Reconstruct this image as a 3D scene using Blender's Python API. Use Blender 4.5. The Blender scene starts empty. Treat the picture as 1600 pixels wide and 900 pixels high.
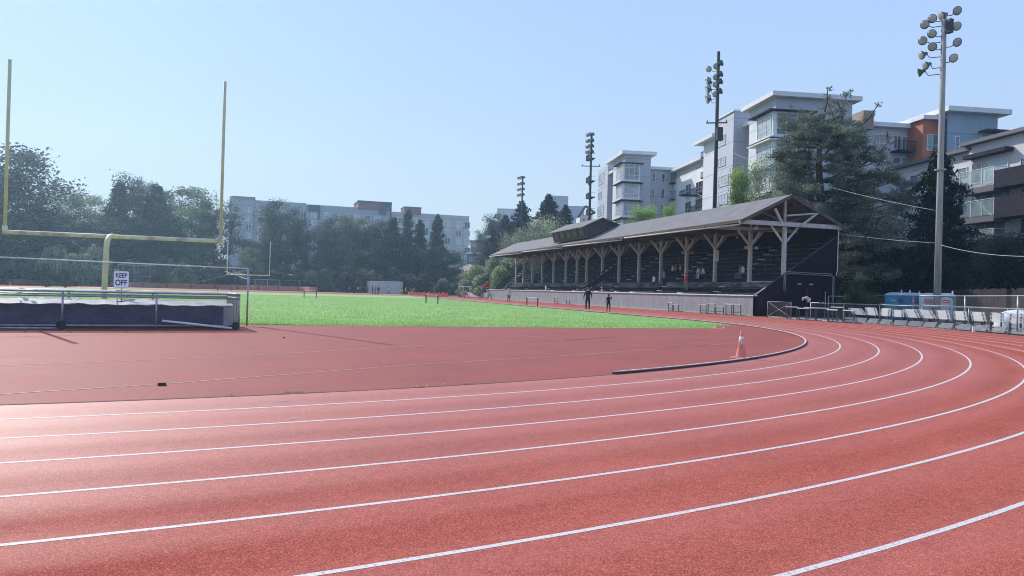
import bpy, bmesh, math, random
import numpy as np
from mathutils import Vector, Matrix
R=math.radians
random.seed(7)
scene=bpy.context.scene
col=scene.collection
# ------------------------------------------------------------------ camera
F_PX,YAW,PITCH,ROLL,EYE=1160.73,0.299407,0.0043007,0.0272746,1.44607
fw=Vector((math.sin(YAW)*math.cos(PITCH),math.cos(YAW)*math.cos(PITCH),math.sin(PITCH)))
rt=Vector((math.cos(YAW),-math.sin(YAW),0)); up=rt.cross(fw)
r2=rt*math.cos(ROLL)+up*math.sin(ROLL); u2=up*math.cos(ROLL)-rt*math.sin(ROLL)
cam=bpy.data.cameras.new('camera'); cam.lens=36*F_PX/1600; cam.sensor_width=36
cam.clip_start=0.05; cam.clip_end=6000
camo=bpy.data.objects.new('camera',cam); col.objects.link(camo)
m3=Matrix((r2,u2,-fw)).transposed()
camo.matrix_world=Matrix.Translation((0,0,EYE))@m3.to_4x4()
scene.camera=camo
def ray(x,y): return fw+r2*((x-800)/F_PX)-u2*((y-450)/F_PX)
def at_x(x,y,X): d=ray(x,y); t=X/d.x; return Vector((X,d.y*t,EYE+d.z*t))
def at_y(x,y,Y): d=ray(x,y); t=Y/d.y; return Vector((d.x*t,Y,EYE+d.z*t))
def at_z(x,y,Z=0): d=ray(x,y); t=(Z-EYE)/d.z; return Vector((d.x*t,d.y*t,Z))
def at_r(x,y,D): d=ray(x,y); t=D/math.hypot(d.x,d.y); return Vector((d.x*t,d.y*t,EYE+d.z*t))
# ------------------------------------------------------------------ world, sun
SUN_EL=R(36); SUN_AZ=Vector((-0.40,0.917)).normalized()
sundir=Vector((SUN_AZ.x*math.cos(SUN_EL),SUN_AZ.y*math.cos(SUN_EL),math.sin(SUN_EL)))
w=bpy.data.worlds.new('World'); scene.world=w; w.use_nodes=True
nt=w.node_tree; nt.nodes.clear()
def N(nt,t,**k):
    n=nt.nodes.new(t)
    for a,b in k.items(): setattr(n,a,b)
    return n
sky=N(nt,'ShaderNodeTexSky',sky_type='NISHITA',sun_disc=False,sun_elevation=SUN_EL)
sky.sun_rotation=math.atan2(sundir.x,sundir.y); sky.air_density=1.0; sky.dust_density=2.2; sky.ozone_density=1.5; sky.altitude=50
hs=N(nt,'ShaderNodeHueSaturation'); 
tc=N(nt,'ShaderNodeTexCoord'); sx=N(nt,'ShaderNodeSeparateXYZ'); nt.links.new(tc.outputs['Generated'],sx.inputs[0])
rp=N(nt,'ShaderNodeValToRGB'); nt.links.new(sx.outputs[2],rp.inputs[0])
e=rp.color_ramp.elements
e[0].position=0.0; e[0].color=(6.6,8.3,9.7,1); e[1].position=0.6; e[1].color=(3.7,5.7,10.2,1)
for pos,c in ((0.10,(5.7,7.6,9.5)),(0.22,(4.9,6.9,10.0)),(0.36,(4.3,6.3,10.3))):
    q=e.new(pos); q.color=(*c,1)
mx=N(nt,'ShaderNodeMix',data_type='RGBA'); mx.inputs[0].default_value=0.985
nt.links.new(sky.outputs[0],hs.inputs['Color']); hs.inputs['Saturation'].default_value=0.8
nt.links.new(hs.outputs[0],mx.inputs[6]); nt.links.new(rp.outputs[0],mx.inputs[7])
bg=N(nt,'ShaderNodeBackground'); bg.inputs[1].default_value=0.1
out=N(nt,'ShaderNodeOutputWorld'); nt.links.new(mx.outputs[2],bg.inputs[0]); nt.links.new(bg.outputs[0],out.inputs[0])
sl=bpy.data.lights.new('sun','SUN'); sl.energy=4.5; sl.angle=R(0.5); sl.color=(1,0.95,0.87)
so=bpy.data.objects.new('sun',sl); col.objects.link(so)
so.rotation_euler=sundir.to_track_quat('Z','Y').to_euler(); so.location=(-40,90,60)
scene.view_settings.view_transform='Standard'; scene.view_settings.look='None'; scene.view_settings.exposure=0
scene.cycles.use_denoising=True; scene.cycles.use_adaptive_sampling=False
scene.cycles.pixel_filter_type='BLACKMAN_HARRIS'; scene.cycles.filter_width=1.05
scene.cycles.max_bounces=6; scene.cycles.transparent_max_bounces=16
# ------------------------------------------------------------------ materials
MATS={}
def L(nt,a,b): nt.links.new(a,b)
def mat(name,c1,c2=None,scale=2.0,rough=0.75,metal=0,bump=0.0,bscale=None,spec=0.3,trans=0.0,island=0.0,detail=4,stretch=None,fac=(0.35,0.65)):
    m=bpy.data.materials.new(name); m.use_nodes=True; nt=m.node_tree; nt.nodes.clear()
    o=N(nt,'ShaderNodeOutputMaterial'); b=N(nt,'ShaderNodeBsdfPrincipled')
    b.inputs['Roughness'].default_value=rough; b.inputs['Metallic'].default_value=metal
    b.inputs['Specular IOR Level'].default_value=spec
    if c2 is None: c2=tuple(x*0.78 for x in c1)
    g=N(nt,'ShaderNodeNewGeometry'); vec=g.outputs['Position']
    if stretch:
        mp=N(nt,'ShaderNodeMapping'); mp.inputs['Scale'].default_value=stretch; L(nt,vec,mp.inputs[0]); vec=mp.outputs[0]
    no=N(nt,'ShaderNodeTexNoise'); no.inputs['Scale'].default_value=scale; no.inputs['Detail'].default_value=detail; L(nt,vec,no.inputs['Vector'])
    cr=N(nt,'ShaderNodeValToRGB'); cr.color_ramp.elements[0].position=fac[0]; cr.color_ramp.elements[1].position=fac[1]
    cr.color_ramp.elements[0].color=(*c2,1); cr.color_ramp.elements[1].color=(*c1,1); L(nt,no.outputs[0],cr.inputs[0])
    c=cr.outputs[0]
    if island:
        mr=N(nt,'ShaderNodeMapRange'); mr.inputs[3].default_value=1-island; mr.inputs[4].default_value=1+island
        L(nt,g.outputs['Random Per Island'],mr.inputs[0])
        hv=N(nt,'ShaderNodeHueSaturation'); L(nt,mr.outputs[0],hv.inputs['Value']); L(nt,c,hv.inputs['Color']); c=hv.outputs[0]
    L(nt,c,b.inputs['Base Color'])
    if bump:
        n2=N(nt,'ShaderNodeTexNoise'); n2.inputs['Scale'].default_value=bscale or scale*6; n2.inputs['Detail'].default_value=3; L(nt,vec,n2.inputs['Vector'])
        bp=N(nt,'ShaderNodeBump'); bp.inputs['Strength'].default_value=bump; bp.inputs['Distance'].default_value=0.02
        L(nt,n2.outputs[0],bp.inputs['Height']); L(nt,bp.outputs[0],b.inputs['Normal'])
    sh=b.outputs[0]
    if trans:
        t=N(nt,'ShaderNodeBsdfTranslucent'); L(nt,c,t.inputs[0]); ms=N(nt,'ShaderNodeMixShader'); ms.inputs[0].default_value=trans
        L(nt,sh,ms.inputs[1]); L(nt,t.outputs[0],ms.inputs[2]); sh=ms.outputs[0]
    L(nt,sh,o.inputs[0]); MATS[name]=m; return m
def glassy(name,c,rough=0.08,spec=0.8,alpha=1.0):
    m=mat(name,c,tuple(x*0.6 for x in c),scale=0.7,rough=rough,spec=spec)
    if alpha<1: m.node_tree.nodes['Principled BSDF'].inputs['Alpha'].default_value=alpha
    return m
def meshy(name,c,alpha):
    m=mat(name,c,None,scale=3,rough=0.6,metal=0.3); m.node_tree.nodes['Principled BSDF'].inputs['Alpha'].default_value=alpha; return m
CX,CY,R0,R1,LW=-6.783,39.636,30.129,31.156,1.0623
Y_END=CY+104.0
def track_mat(name,ca,cb,lanes=True,rough=0.5,spec=0.45,grain=1.0):
    m=bpy.data.materials.new(name); m.use_nodes=True; nt=m.node_tree; nt.nodes.clear()
    o=N(nt,'ShaderNodeOutputMaterial'); b=N(nt,'ShaderNodeBsdfPrincipled'); b.inputs['Specular IOR Level'].default_value=spec
    g=N(nt,'ShaderNodeNewGeometry')
    big=N(nt,'ShaderNodeTexNoise'); big.inputs['Scale'].default_value=0.55; big.inputs['Detail'].default_value=6; big.inputs['Roughness'].default_value=0.62; L(nt,g.outputs['Position'],big.inputs['Vector'])
    mid=N(nt,'ShaderNodeTexNoise'); mid.inputs['Scale'].default_value=9; mid.inputs['Detail'].default_value=5; L(nt,g.outputs['Position'],mid.inputs['Vector'])
    fine=N(nt,'ShaderNodeTexNoise'); fine.inputs['Scale'].default_value=115; fine.inputs['Detail'].default_value=2; fine.inputs['Roughness'].default_value=0.7; L(nt,g.outputs['Position'],fine.inputs['Vector'])
    cr=N(nt,'ShaderNodeValToRGB'); cr.color_ramp.elements[0].position=0.32; cr.color_ramp.elements[1].position=0.68
    cr.color_ramp.elements[0].color=(*cb,1); cr.color_ramp.elements[1].color=(*ca,1); L(nt,big.outputs[0],cr.inputs[0])
    def M(op,a,bv=None):
        n=N(nt,'ShaderNodeMath',operation=op)
        for i,x in enumerate((a,bv)):
            if x is None: continue
            if isinstance(x,(int,float)): n.inputs[i].default_value=x
            else: L(nt,x,n.inputs[i])
        return n.outputs[0]
    vo=N(nt,'ShaderNodeTexVoronoi'); vo.inputs['Scale'].default_value=150; L(nt,g.outputs['Position'],vo.inputs['Vector']); vs_=N(nt,'ShaderNodeSeparateColor'); L(nt,vo.outputs['Color'],vs_.inputs[0])
    pw_=M('POWER',vs_.outputs[0],2.5)
    val=M('ADD',M('MULTIPLY',M('SUBTRACT',pw_,0.286),0.9*grain),M('ADD',M('MULTIPLY',M('SUBTRACT',fine.outputs[0],0.5),1.2*grain),M('MULTIPLY',M('SUBTRACT',mid.outputs[0],0.5),0.35)))
    if lanes:
        s=N(nt,'ShaderNodeSeparateXYZ'); L(nt,g.outputs['Position'],s.inputs[0])
        dx=M('SUBTRACT',s.outputs[0],CX); dy=M('MINIMUM',M('SUBTRACT',s.outputs[1],CY),0.0)
        r=M('SQRT',M('ADD',M('MULTIPLY',dx,dx),M('MULTIPLY',dy,dy)))
        ph=M('ADD',M('MULTIPLY',M('SUBTRACT',r,R1),2*math.pi/LW),M('MULTIPLY',big.outputs[0],1.2))
        val=M('ADD',val,M('MULTIPLY',M('SINE',ph),0.06))
        th=M('ARCTAN2',dx,dy); cb=N(nt,'ShaderNodeCombineXYZ'); L(nt,M('MULTIPLY',r,2.6),cb.inputs[0]); L(nt,M('MULTIPLY',th,5.0),cb.inputs[1]); L(nt,M('MULTIPLY',s.outputs[1],0.02),cb.inputs[2])
        sn=N(nt,'ShaderNodeTexNoise'); sn.inputs['Scale'].default_value=1.0; sn.inputs['Detail'].default_value=7; sn.inputs['Roughness'].default_value=0.65; L(nt,cb.outputs[0],sn.inputs['Vector'])
        val=M('ADD',val,M('MULTIPLY',M('SUBTRACT',sn.outputs[0],0.5),0.42))
        st=N(nt,'ShaderNodeTexNoise'); st.inputs['Scale'].default_value=1.7; st.inputs['Detail'].default_value=8; L(nt,g.outputs['Position'],st.inputs['Vector'])
        spot=N(nt,'ShaderNodeMapRange'); spot.inputs[1].default_value=0.64; spot.inputs[2].default_value=0.72; spot.inputs[3].default_value=0; spot.inputs[4].default_value=-0.06; L(nt,st.outputs[0],spot.inputs[0])
        val=M('ADD',val,spot.outputs[0])
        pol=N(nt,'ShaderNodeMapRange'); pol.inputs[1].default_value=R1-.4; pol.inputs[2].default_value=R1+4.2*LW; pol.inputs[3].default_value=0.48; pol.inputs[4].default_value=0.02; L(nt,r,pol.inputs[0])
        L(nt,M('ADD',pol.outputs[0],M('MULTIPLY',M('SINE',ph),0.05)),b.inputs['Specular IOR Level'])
    val=M('ADD',val,1.0)
    hv=N(nt,'ShaderNodeHueSaturation'); L(nt,cr.outputs[0],hv.inputs['Color']); L(nt,val,hv.inputs['Value']); L(nt,hv.outputs[0],b.inputs['Base Color'])
    L(nt,M('ADD',M('MULTIPLY',big.outputs[0],0.2),rough-0.1),b.inputs['Roughness'])
    bp=N(nt,'ShaderNodeBump'); bp.inputs['Strength'].default_value=0.22; bp.inputs['Distance'].default_value=0.003
    L(nt,fine.outputs[0],bp.inputs['Height']); L(nt,bp.outputs[0],b.inputs['Normal'])
    L(nt,b.outputs[0],o.inputs[0]); MATS[name]=m; return m
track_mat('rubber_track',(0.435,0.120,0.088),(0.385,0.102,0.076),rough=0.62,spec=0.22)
track_mat('rubber_apron',(0.355,0.100,0.076),(0.285,0.080,0.068),lanes=False,rough=0.66,spec=0.10,grain=0.6)
mat('line_paint',(0.66,0.61,0.58),(0.47,0.28,0.25),scale=45,rough=0.6,bump=0.3,bscale=200,detail=5,fac=(0.33,0.46))
mat('line_faint',(0.62,0.42,0.39),(0.42,0.20,0.18),scale=12,rough=0.7,fac=(0.4,0.62))
mat('seam_dark',(0.13,0.07,0.06),(0.22,0.09,0.08),scale=8,rough=0.9)
mat('dry_grass',(0.56,0.42,0.26),(0.46,0.34,0.20),scale=9,rough=0.9,island=0.3,trans=0.5)
mat('turf',(0.31,0.52,0.20),(0.31,0.42,0.16),scale=0.22,rough=0.9,bump=0.9,bscale=22,spec=0.1,detail=9)
mat('grass_blade',(0.36,0.58,0.20),(0.31,0.44,0.15),scale=0.35,rough=0.6,trans=0.45,island=0.3,spec=0.3)
mat('ground_soil',(0.11,0.12,0.06),(0.07,0.075,0.045),scale=0.25,rough=0.95,detail=8)
mat('pale_dirt',(0.62,0.52,0.42),(0.50,0.42,0.34),scale=0.4,rough=0.95)
mat('gravel',(0.36,0.34,0.33),(0.26,0.24,0.23),scale=3,rough=0.95,bump=0.4)
mat('concrete',(0.42,0.41,0.40),(0.30,0.29,0.28),scale=2,rough=0.85,bump=0.2)
mat('kerb_white',(0.74,0.66,0.62),(0.50,0.38,0.34),scale=5,rough=0.5)
mat('kerb_dark',(0.07,0.045,0.038),(0.11,0.065,0.055),scale=5,rough=0.8)
mat('yellow_paint',(0.66,0.62,0.32),(0.56,0.54,0.34),scale=2.5,rough=0.55,detail=8)
mat('worn_yellow_paint',(0.70,0.66,0.44),(0.46,0.36,0.31),scale=2.2,rough=0.65,detail=10,fac=(0.42,0.56))
mat('white_paint',(0.78,0.78,0.76),(0.62,0.62,0.60),scale=4,rough=0.55)
mat('galvanised',(0.42,0.43,0.45),(0.28,0.29,0.31),scale=6,rough=0.45,metal=0.6)
mat('dark_steel',(0.06,0.06,0.065),(0.035,0.035,0.04),scale=6,rough=0.5,metal=0.3)
mat('tarp_purple',(0.085,0.075,0.135),(0.05,0.045,0.085),scale=1.3,rough=0.6,bump=0.5,bscale=3,stretch=(1,1,2))
mat('mat_cover',(0.60,0.58,0.60),(0.42,0.40,0.43),scale=2.5,rough=0.6,bump=0.6,bscale=7)
mat('tarp_grey',(0.40,0.39,0.42),(0.28,0.27,0.31),scale=2.5,rough=0.6,bump=0.4,bscale=5)
mat('sign_white',(0.85,0.85,0.86),(0.78,0.78,0.80),scale=3,rough=0.4)
mat('sign_navy',(0.03,0.04,0.12),(0.02,0.03,0.09),scale=3,rough=0.5)
mat('cone_orange',(0.84,0.29,0.24),(0.74,0.24,0.20),scale=6,rough=0.6,trans=0.15)
mat('cone_band',(0.76,0.68,0.66),(0.72,0.30,0.24),scale=9,rough=0.6,fac=(0.38,0.5))
mat('roof_shingle',(0.215,0.20,0.20),(0.165,0.155,0.155),scale=1.2,rough=0.85,bump=0.3,bscale=14,detail=7)
mat('roof_felt',(0.12,0.105,0.10),(0.09,0.08,0.075),scale=2,rough=0.9)
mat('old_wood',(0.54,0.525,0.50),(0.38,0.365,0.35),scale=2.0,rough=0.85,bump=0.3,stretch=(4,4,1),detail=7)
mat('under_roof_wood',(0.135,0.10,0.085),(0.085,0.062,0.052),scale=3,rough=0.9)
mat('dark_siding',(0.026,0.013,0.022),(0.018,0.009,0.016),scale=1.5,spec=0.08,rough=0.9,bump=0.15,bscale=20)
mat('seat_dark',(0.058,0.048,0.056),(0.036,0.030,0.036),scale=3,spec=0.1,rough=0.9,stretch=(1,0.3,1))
mat('seat_plank',(0.20,0.19,0.20),(0.045,0.04,0.05),scale=2.5,rough=0.7,stretch=(1,0.3,1))
mat('step_plank',(0.62,0.61,0.62),(0.42,0.41,0.42),scale=3,rough=0.8)
mat('wall_boards',(0.33,0.335,0.345),(0.235,0.24,0.25),scale=2.2,rough=0.85,stretch=(4,4,0.4),detail=7)
mat('press_box_wall',(0.085,0.062,0.062),(0.060,0.045,0.046),scale=2,rough=0.8)
glassy('press_window',(0.035,0.045,0.038),rough=0.3,spec=0.25)
mat('board_fence',(0.045,0.038,0.038),(0.025,0.022,0.024),scale=1.5,rough=0.9,stretch=(3,3,0.4))
mat('pole_wood_sunlit',(0.42,0.405,0.38),(0.27,0.255,0.24),scale=1.4,rough=0.85,stretch=(4,4,0.35),detail=8,bump=0.3)  # near pole: sunlight on the wood put into a paler grey
mat('pole_wood_backlit',(0.060,0.050,0.047),(0.038,0.032,0.03),scale=2,rough=0.85,stretch=(4,4,0.5))  # other poles: same wood, backlit shade painted in as dark brown
mat('lamp_housing',(0.10,0.12,0.11),(0.06,0.07,0.07),scale=8,rough=0.45,metal=0.5)
glassy('lamp_lens',(0.50,0.50,0.46),rough=0.22,spec=0.6)
mat('bark',(0.075,0.058,0.045),(0.04,0.032,0.026),scale=4,rough=0.95,bump=0.4)
def leafmat(name,c,tr=0.3,isl=0.35): return mat(name,c,tuple(x*0.42 for x in c),scale=0.28,rough=0.65,trans=tr,island=isl,spec=0.2,detail=4,fac=(0.38,0.6))
leafmat('leaf_dark',(0.11,0.14,0.085)); leafmat('leaf_mid',(0.11,0.145,0.075),0.35)
leafmat('leaf_light',(0.34,0.45,0.20),0.45); leafmat('leaf_bright',(0.33,0.50,0.12),0.5)
leafmat('leaf_silver',(0.42,0.48,0.32),0.4); leafmat('needle_dark',(0.026,0.036,0.026),0.15)
leafmat('needle_mid',(0.235,0.265,0.185),0.25); leafmat('needle_blue',(0.045,0.058,0.060),0.18)
leafmat('leaf_haze_dark',(0.095,0.125,0.085),0.45,0.55); leafmat('leaf_haze_mid',(0.19,0.25,0.14),0.45,0.5)
leafmat('leaf_pale',(0.38,0.47,0.27),0.5,0.4); leafmat('leaf_haze_light',(0.27,0.36,0.17),0.45,0.4)
def siding(name,c,period=0.32,amp=0.16,axis='H'):
    m=mat(name,c,tuple(x*0.9 for x in c),scale=0.5,rough=0.6,spec=0.35); nt=m.node_tree
    b=nt.nodes['Principled BSDF']; g=N(nt,'ShaderNodeNewGeometry'); s=N(nt,'ShaderNodeSeparateXYZ'); L(nt,g.outputs['Position'],s.inputs[0])
    def M(op,a,bv=None):
        n=N(nt,'ShaderNodeMath',operation=op)
        for i,x in enumerate((a,bv)):
            if x is None: continue
            if isinstance(x,(int,float)): n.inputs[i].default_value=x
            else: L(nt,x,n.inputs[i])
        return n.outputs[0]
    if axis=='H': q=M('ADD',M('MULTIPLY',s.outputs[0],1.155),M('MULTIPLY',s.outputs[1],0.817))
    else: q=s.outputs[2]
    fr=M('FRACT',M('DIVIDE',q,period)); lt=M('LESS_THAN',fr,0.22); v=M('SUBTRACT',M('SUBTRACT',1.0,M('MULTIPLY',lt,amp)),M('MULTIPLY',M('LESS_THAN',M('FRACT',M('DIVIDE',s.outputs[2],3.2)),0.035),0.35))
    hv=N(nt,'ShaderNodeHueSaturation'); old=b.inputs['Base Color'].links[0].from_socket
    L(nt,old,hv.inputs['Color']); L(nt,v,hv.inputs['Value']); L(nt,hv.outputs[0],b.inputs['Base Color']); return m
siding('siding_slate',(0.47,0.49,0.56),0.4); siding('siding_blue',(0.30,0.38,0.48),0.4)
siding('siding_pale',(0.70,0.73,0.78),0.4,0.08); siding('siding_white',(0.84,0.85,0.86),0.3,0.06,'V')
siding('siding_grey',(0.56,0.57,0.59),0.22,0.08,'V'); siding('siding_taupe',(0.64,0.64,0.66),0.22,0.08,'V')
siding('siding_lavender',(0.52,0.55,0.64),0.6,0.05); siding('siding_steel',(0.36,0.40,0.45),0.5,0.06)
siding('siding_sage',(0.44,0.47,0.47),0.5,0.06); siding('siding_mauve',(0.15,0.14,0.165),0.5,0.06)
mat('cement_orange',(0.52,0.19,0.10),(0.44,0.155,0.085),scale=0.8,rough=0.8)
mat('cement_tan',(0.36,0.27,0.20),(0.30,0.22,0.17),scale=0.8,rough=0.8)
mat('cement_red',(0.27,0.13,0.13),(0.22,0.10,0.10),scale=0.8,rough=0.8)
mat('navy_panel',(0.06,0.075,0.12),None,rough=0.5)
mat('roof_slab',(0.74,0.74,0.75),(0.66,0.66,0.68),scale=1,rough=0.6)
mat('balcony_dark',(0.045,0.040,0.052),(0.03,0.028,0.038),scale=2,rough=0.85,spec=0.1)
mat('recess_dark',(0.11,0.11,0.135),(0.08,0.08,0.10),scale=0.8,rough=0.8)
mat('window_frame',(0.74,0.75,0.76),None,rough=0.5)
glassy('window_pane',(0.16,0.19,0.22),rough=0.06,spec=1.0); glassy('pane_dark',(0.045,0.05,0.06),rough=0.06,spec=0.9)
for _m in (MATS['window_pane'],MATS['pane_dark']):
    nt=_m.node_tree; oi=N(nt,'ShaderNodeObjectInfo'); mr=N(nt,'ShaderNodeMapRange'); mr.inputs[3].default_value=0.35; mr.inputs[4].default_value=2.4; L(nt,oi.outputs['Random'],mr.inputs[0]); b=nt.nodes['Principled BSDF']; old=b.inputs['Base Color'].links[0].from_socket; hv=N(nt,'ShaderNodeHueSaturation'); L(nt,old,hv.inputs['Color']); L(nt,mr.outputs[0],hv.inputs['Value']); L(nt,hv.outputs[0],b.inputs['Base Color'])
glassy('pane_light',(0.50,0.56,0.60),rough=0.15); glassy('rail_glass',(0.45,0.62,0.62),rough=0.1,alpha=0.35)
mat('toilet_blue',(0.07,0.30,0.43),(0.055,0.25,0.37),scale=2,rough=0.45)
mat('toilet_roof',(0.78,0.82,0.92),(0.52,0.56,0.72),scale=2,rough=0.5,trans=0.2)
mat('toilet_grey',(0.58,0.60,0.62),(0.38,0.40,0.42),scale=2,rough=0.5)
mat('toilet_green',(0.09,0.28,0.26),(0.05,0.16,0.155),scale=2,rough=0.5)
mat('toilet_white',(0.88,0.90,0.90),(0.80,0.82,0.82),scale=2,rough=0.5,trans=0.15)
mat('sign_red',(0.70,0.05,0.06),None,rough=0.45)
mat('hurdle_board',(0.86,0.86,0.84),(0.72,0.71,0.68),scale=10,rough=0.5,trans=0.35)
mat('hurdle_leg',(0.07,0.07,0.075),(0.04,0.04,0.045),scale=6,rough=0.7,metal=0.0)
mat('hurdle_base',(0.30,0.31,0.32),(0.12,0.125,0.13),scale=6,rough=0.55,metal=0.3)
mat('orange_panel',(0.95,0.50,0.34),(0.88,0.42,0.28),scale=2,rough=0.7,trans=0.5)
mat('orange_net',(0.88,0.25,0.14),(0.72,0.20,0.11),scale=2,rough=0.7,trans=0.35)
meshy('orange_mesh',(0.85,0.42,0.30),0.62); meshy('chain_link',(0.30,0.31,0.32),0.10); meshy('shed_net',(0.62,0.65,0.66),0.75); meshy('cage_net',(0.50,0.53,0.55),0.38)
mat('red_cloth',(0.55,0.03,0.05),(0.42,0.02,0.04),scale=6,rough=0.8)
mat('cable',(0.62,0.64,0.64),None,rough=0.5)
mat('tray_grey',(0.34,0.35,0.36),(0.22,0.23,0.24),scale=6,rough=0.6)
mat('tarp_white',(0.82,0.83,0.82),(0.72,0.74,0.73),scale=1.5,rough=0.6,bump=0.3,bscale=4)
MATS['orange_panel'].node_tree.nodes['Principled BSDF'].inputs['Alpha'].default_value=0.5
CL={}
def cloth(n,c): CL[n]=mat('cloth_'+n,c,tuple(x*0.75 for x in c),scale=9,rough=0.85)
for n,c in dict(black=(0.012,0.012,0.014),white=(0.70,0.70,0.70),grey=(0.22,0.23,0.25),red=(0.50,0.03,0.05),hivis=(0.55,0.75,0.18),navy=(0.03,0.04,0.09),pink=(0.75,0.22,0.26),khaki=(0.30,0.26,0.19),blue=(0.10,0.20,0.42),orange=(0.8,0.25,0.08),teal=(0.05,0.22,0.22)).items(): cloth(n,c)
cloth('skin',(0.48,0.28,0.20)); cloth('skin_brown',(0.20,0.105,0.07)); cloth('hair',(0.03,0.022,0.018)); cloth('shoe',(0.75,0.75,0.74)); cloth('shoe_dark',(0.03,0.03,0.03)); cloth('hair_light',(0.30,0.24,0.18))
# ------------------------------------------------------------------ mesh helpers
def wloc(o):
    v=Vector((0,0,0))
    while o is not None: v+=o.location; o=o.parent
    return v
class MB:
    def __init__(s): s.v=[];s.f=[];s.m=[];s.cur=0
    def add(s,vs,fs):
        b=len(s.v); s.v+=[tuple(x) for x in vs]; s.f+=[tuple(b+i for i in f) for f in fs]; s.m+=[s.cur]*len(fs); return s
    def box(s,x0,x1,y0,y1,z0,z1):
        return s.add([(x0,y0,z0),(x1,y0,z0),(x1,y1,z0),(x0,y1,z0),(x0,y0,z1),(x1,y0,z1),(x1,y1,z1),(x0,y1,z1)],
          [(0,3,2,1),(4,5,6,7),(0,1,5,4),(1,2,6,5),(2,3,7,6),(3,0,4,7)])
    def bar(s,a,b,w=0.1,h=None,upv=(0,0,1)):
        a=Vector(a);b=Vector(b);h=h or w; d=(b-a).normalized(); u=Vector(upv)
        if abs(d.dot(u))>0.98: u=Vector((1,0,0))
        x=d.cross(u).normalized()*(w/2); z=x.cross(d).normalized()*(h/2)
        return s.add([a-x-z,a+x-z,a+x+z,a-x+z,b-x-z,b+x-z,b+x+z,b-x+z],[(0,1,2,3),(7,6,5,4),(0,4,5,1),(1,5,6,2),(2,6,7,3),(3,7,4,0)])
    def tube(s,pts,r,n=8,cap=True):
        pts=[Vector(p) for p in pts]; rs=r if isinstance(r,(list,tuple)) else [r]*len(pts); rings=[];vs=[]
        ref=None
        for i,p in enumerate(pts):
            d=(pts[min(i+1,len(pts)-1)]-pts[max(i-1,0)]).normalized()
            if ref is None: ref=Vector((0,0,1)) if abs(d.z)<0.9 else Vector((1,0,0))
            x=d.cross(ref).normalized(); y=d.cross(x).normalized(); ref=x.cross(d).normalized() if False else ref
            if abs(d.dot(ref))>0.97: ref=Vector((1,0,0)) if abs(d.x)<0.7 else Vector((0,1,0))
            for k in range(n):
                a=2*math.pi*k/n; vs.append(p+(x*math.cos(a)+y*math.sin(a))*rs[i])
        fs=[]
        for i in range(len(pts)-1):
            for k in range(n):
                fs.append((i*n+k,i*n+(k+1)%n,(i+1)*n+(k+1)%n,(i+1)*n+k))
        if cap: fs.append(tuple(range(n))[::-1]); fs.append(tuple((len(pts)-1)*n+k for k in range(n)))
        return s.add(vs,fs)
    def lathe(s,c,prof,n=16,axis=None):
        c=Vector(c); q=Vector(axis).to_track_quat('Z','Y') if axis is not None else None; vs=[]
        for r,z in prof:
            for k in range(n):
                a=2*math.pi*k/n; p=Vector((r*math.cos(a),r*math.sin(a),z))
                if q: p=q@p
                vs.append(c+p)
        fs=[(i*n+k,i*n+(k+1)%n,(i+1)*n+(k+1)%n,(i+1)*n+k) for i in range(len(prof)-1) for k in range(n)]
        fs.append(tuple(range(n))[::-1]); fs.append(tuple((len(prof)-1)*n+k for k in range(n)))
        return s.add(vs,fs)
    def quad(s,a,b,c,d): return s.add([a,b,c,d],[(0,1,2,3)])
    def build(s,name,mats,parent=None,smooth=False,origin=None):
        if not isinstance(mats,(list,tuple)): mats=[mats]
        off=wloc(parent) if parent is not None else Vector(origin if origin is not None else s.base())
        me=bpy.data.meshes.new(name); me.from_pydata([tuple(Vector(p)-off) for p in s.v],[],s.f)
        for m in mats: me.materials.append(MATS[m] if isinstance(m,str) else m)
        if len(mats)>1: me.polygons.foreach_set('material_index',s.m)
        if smooth: me.polygons.foreach_set('use_smooth',[True]*len(s.f))
        o=bpy.data.objects.new(name,me); col.objects.link(o)
        if parent is not None: o.parent=parent
        else: o.location=off
        return o
    def base(s):
        xs=[p[0] for p in s.v];ys=[p[1] for p in s.v];zs=[p[2] for p in s.v]
        return ((min(xs)+max(xs))/2,(min(ys)+max(ys))/2,min(zs))
def tag(o,label=None,cat=None,group=None,kind=None):
    if label: o['label']=label
    if cat: o['category']=cat
    if group: o['group']=group
    if kind: o['kind']=kind
    return o
def thing(name,loc,label,cat,group=None,rz=0):
    o=bpy.data.objects.new(name,None); col.objects.link(o); o.location=loc; o.rotation_euler=(0,0,rz); o.empty_display_size=0.3
    return tag(o,label,cat,group)
def dup(o,loc=None,rz=None,scale=None,label=None,parent=None,group=None):
    c=o.copy(); col.objects.link(c)
    if parent is not None: c.parent=parent
    if loc is not None: c.location=loc
    if rz is not None: c.rotation_euler=(0,0,rz)
    if scale is not None: c.scale=scale if hasattr(scale,'__len__') else (scale,)*3
    if label: c['label']=label
    if group: c['group']=group
    for ch in list(o.children): dup(ch,parent=c)
    return c
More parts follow.
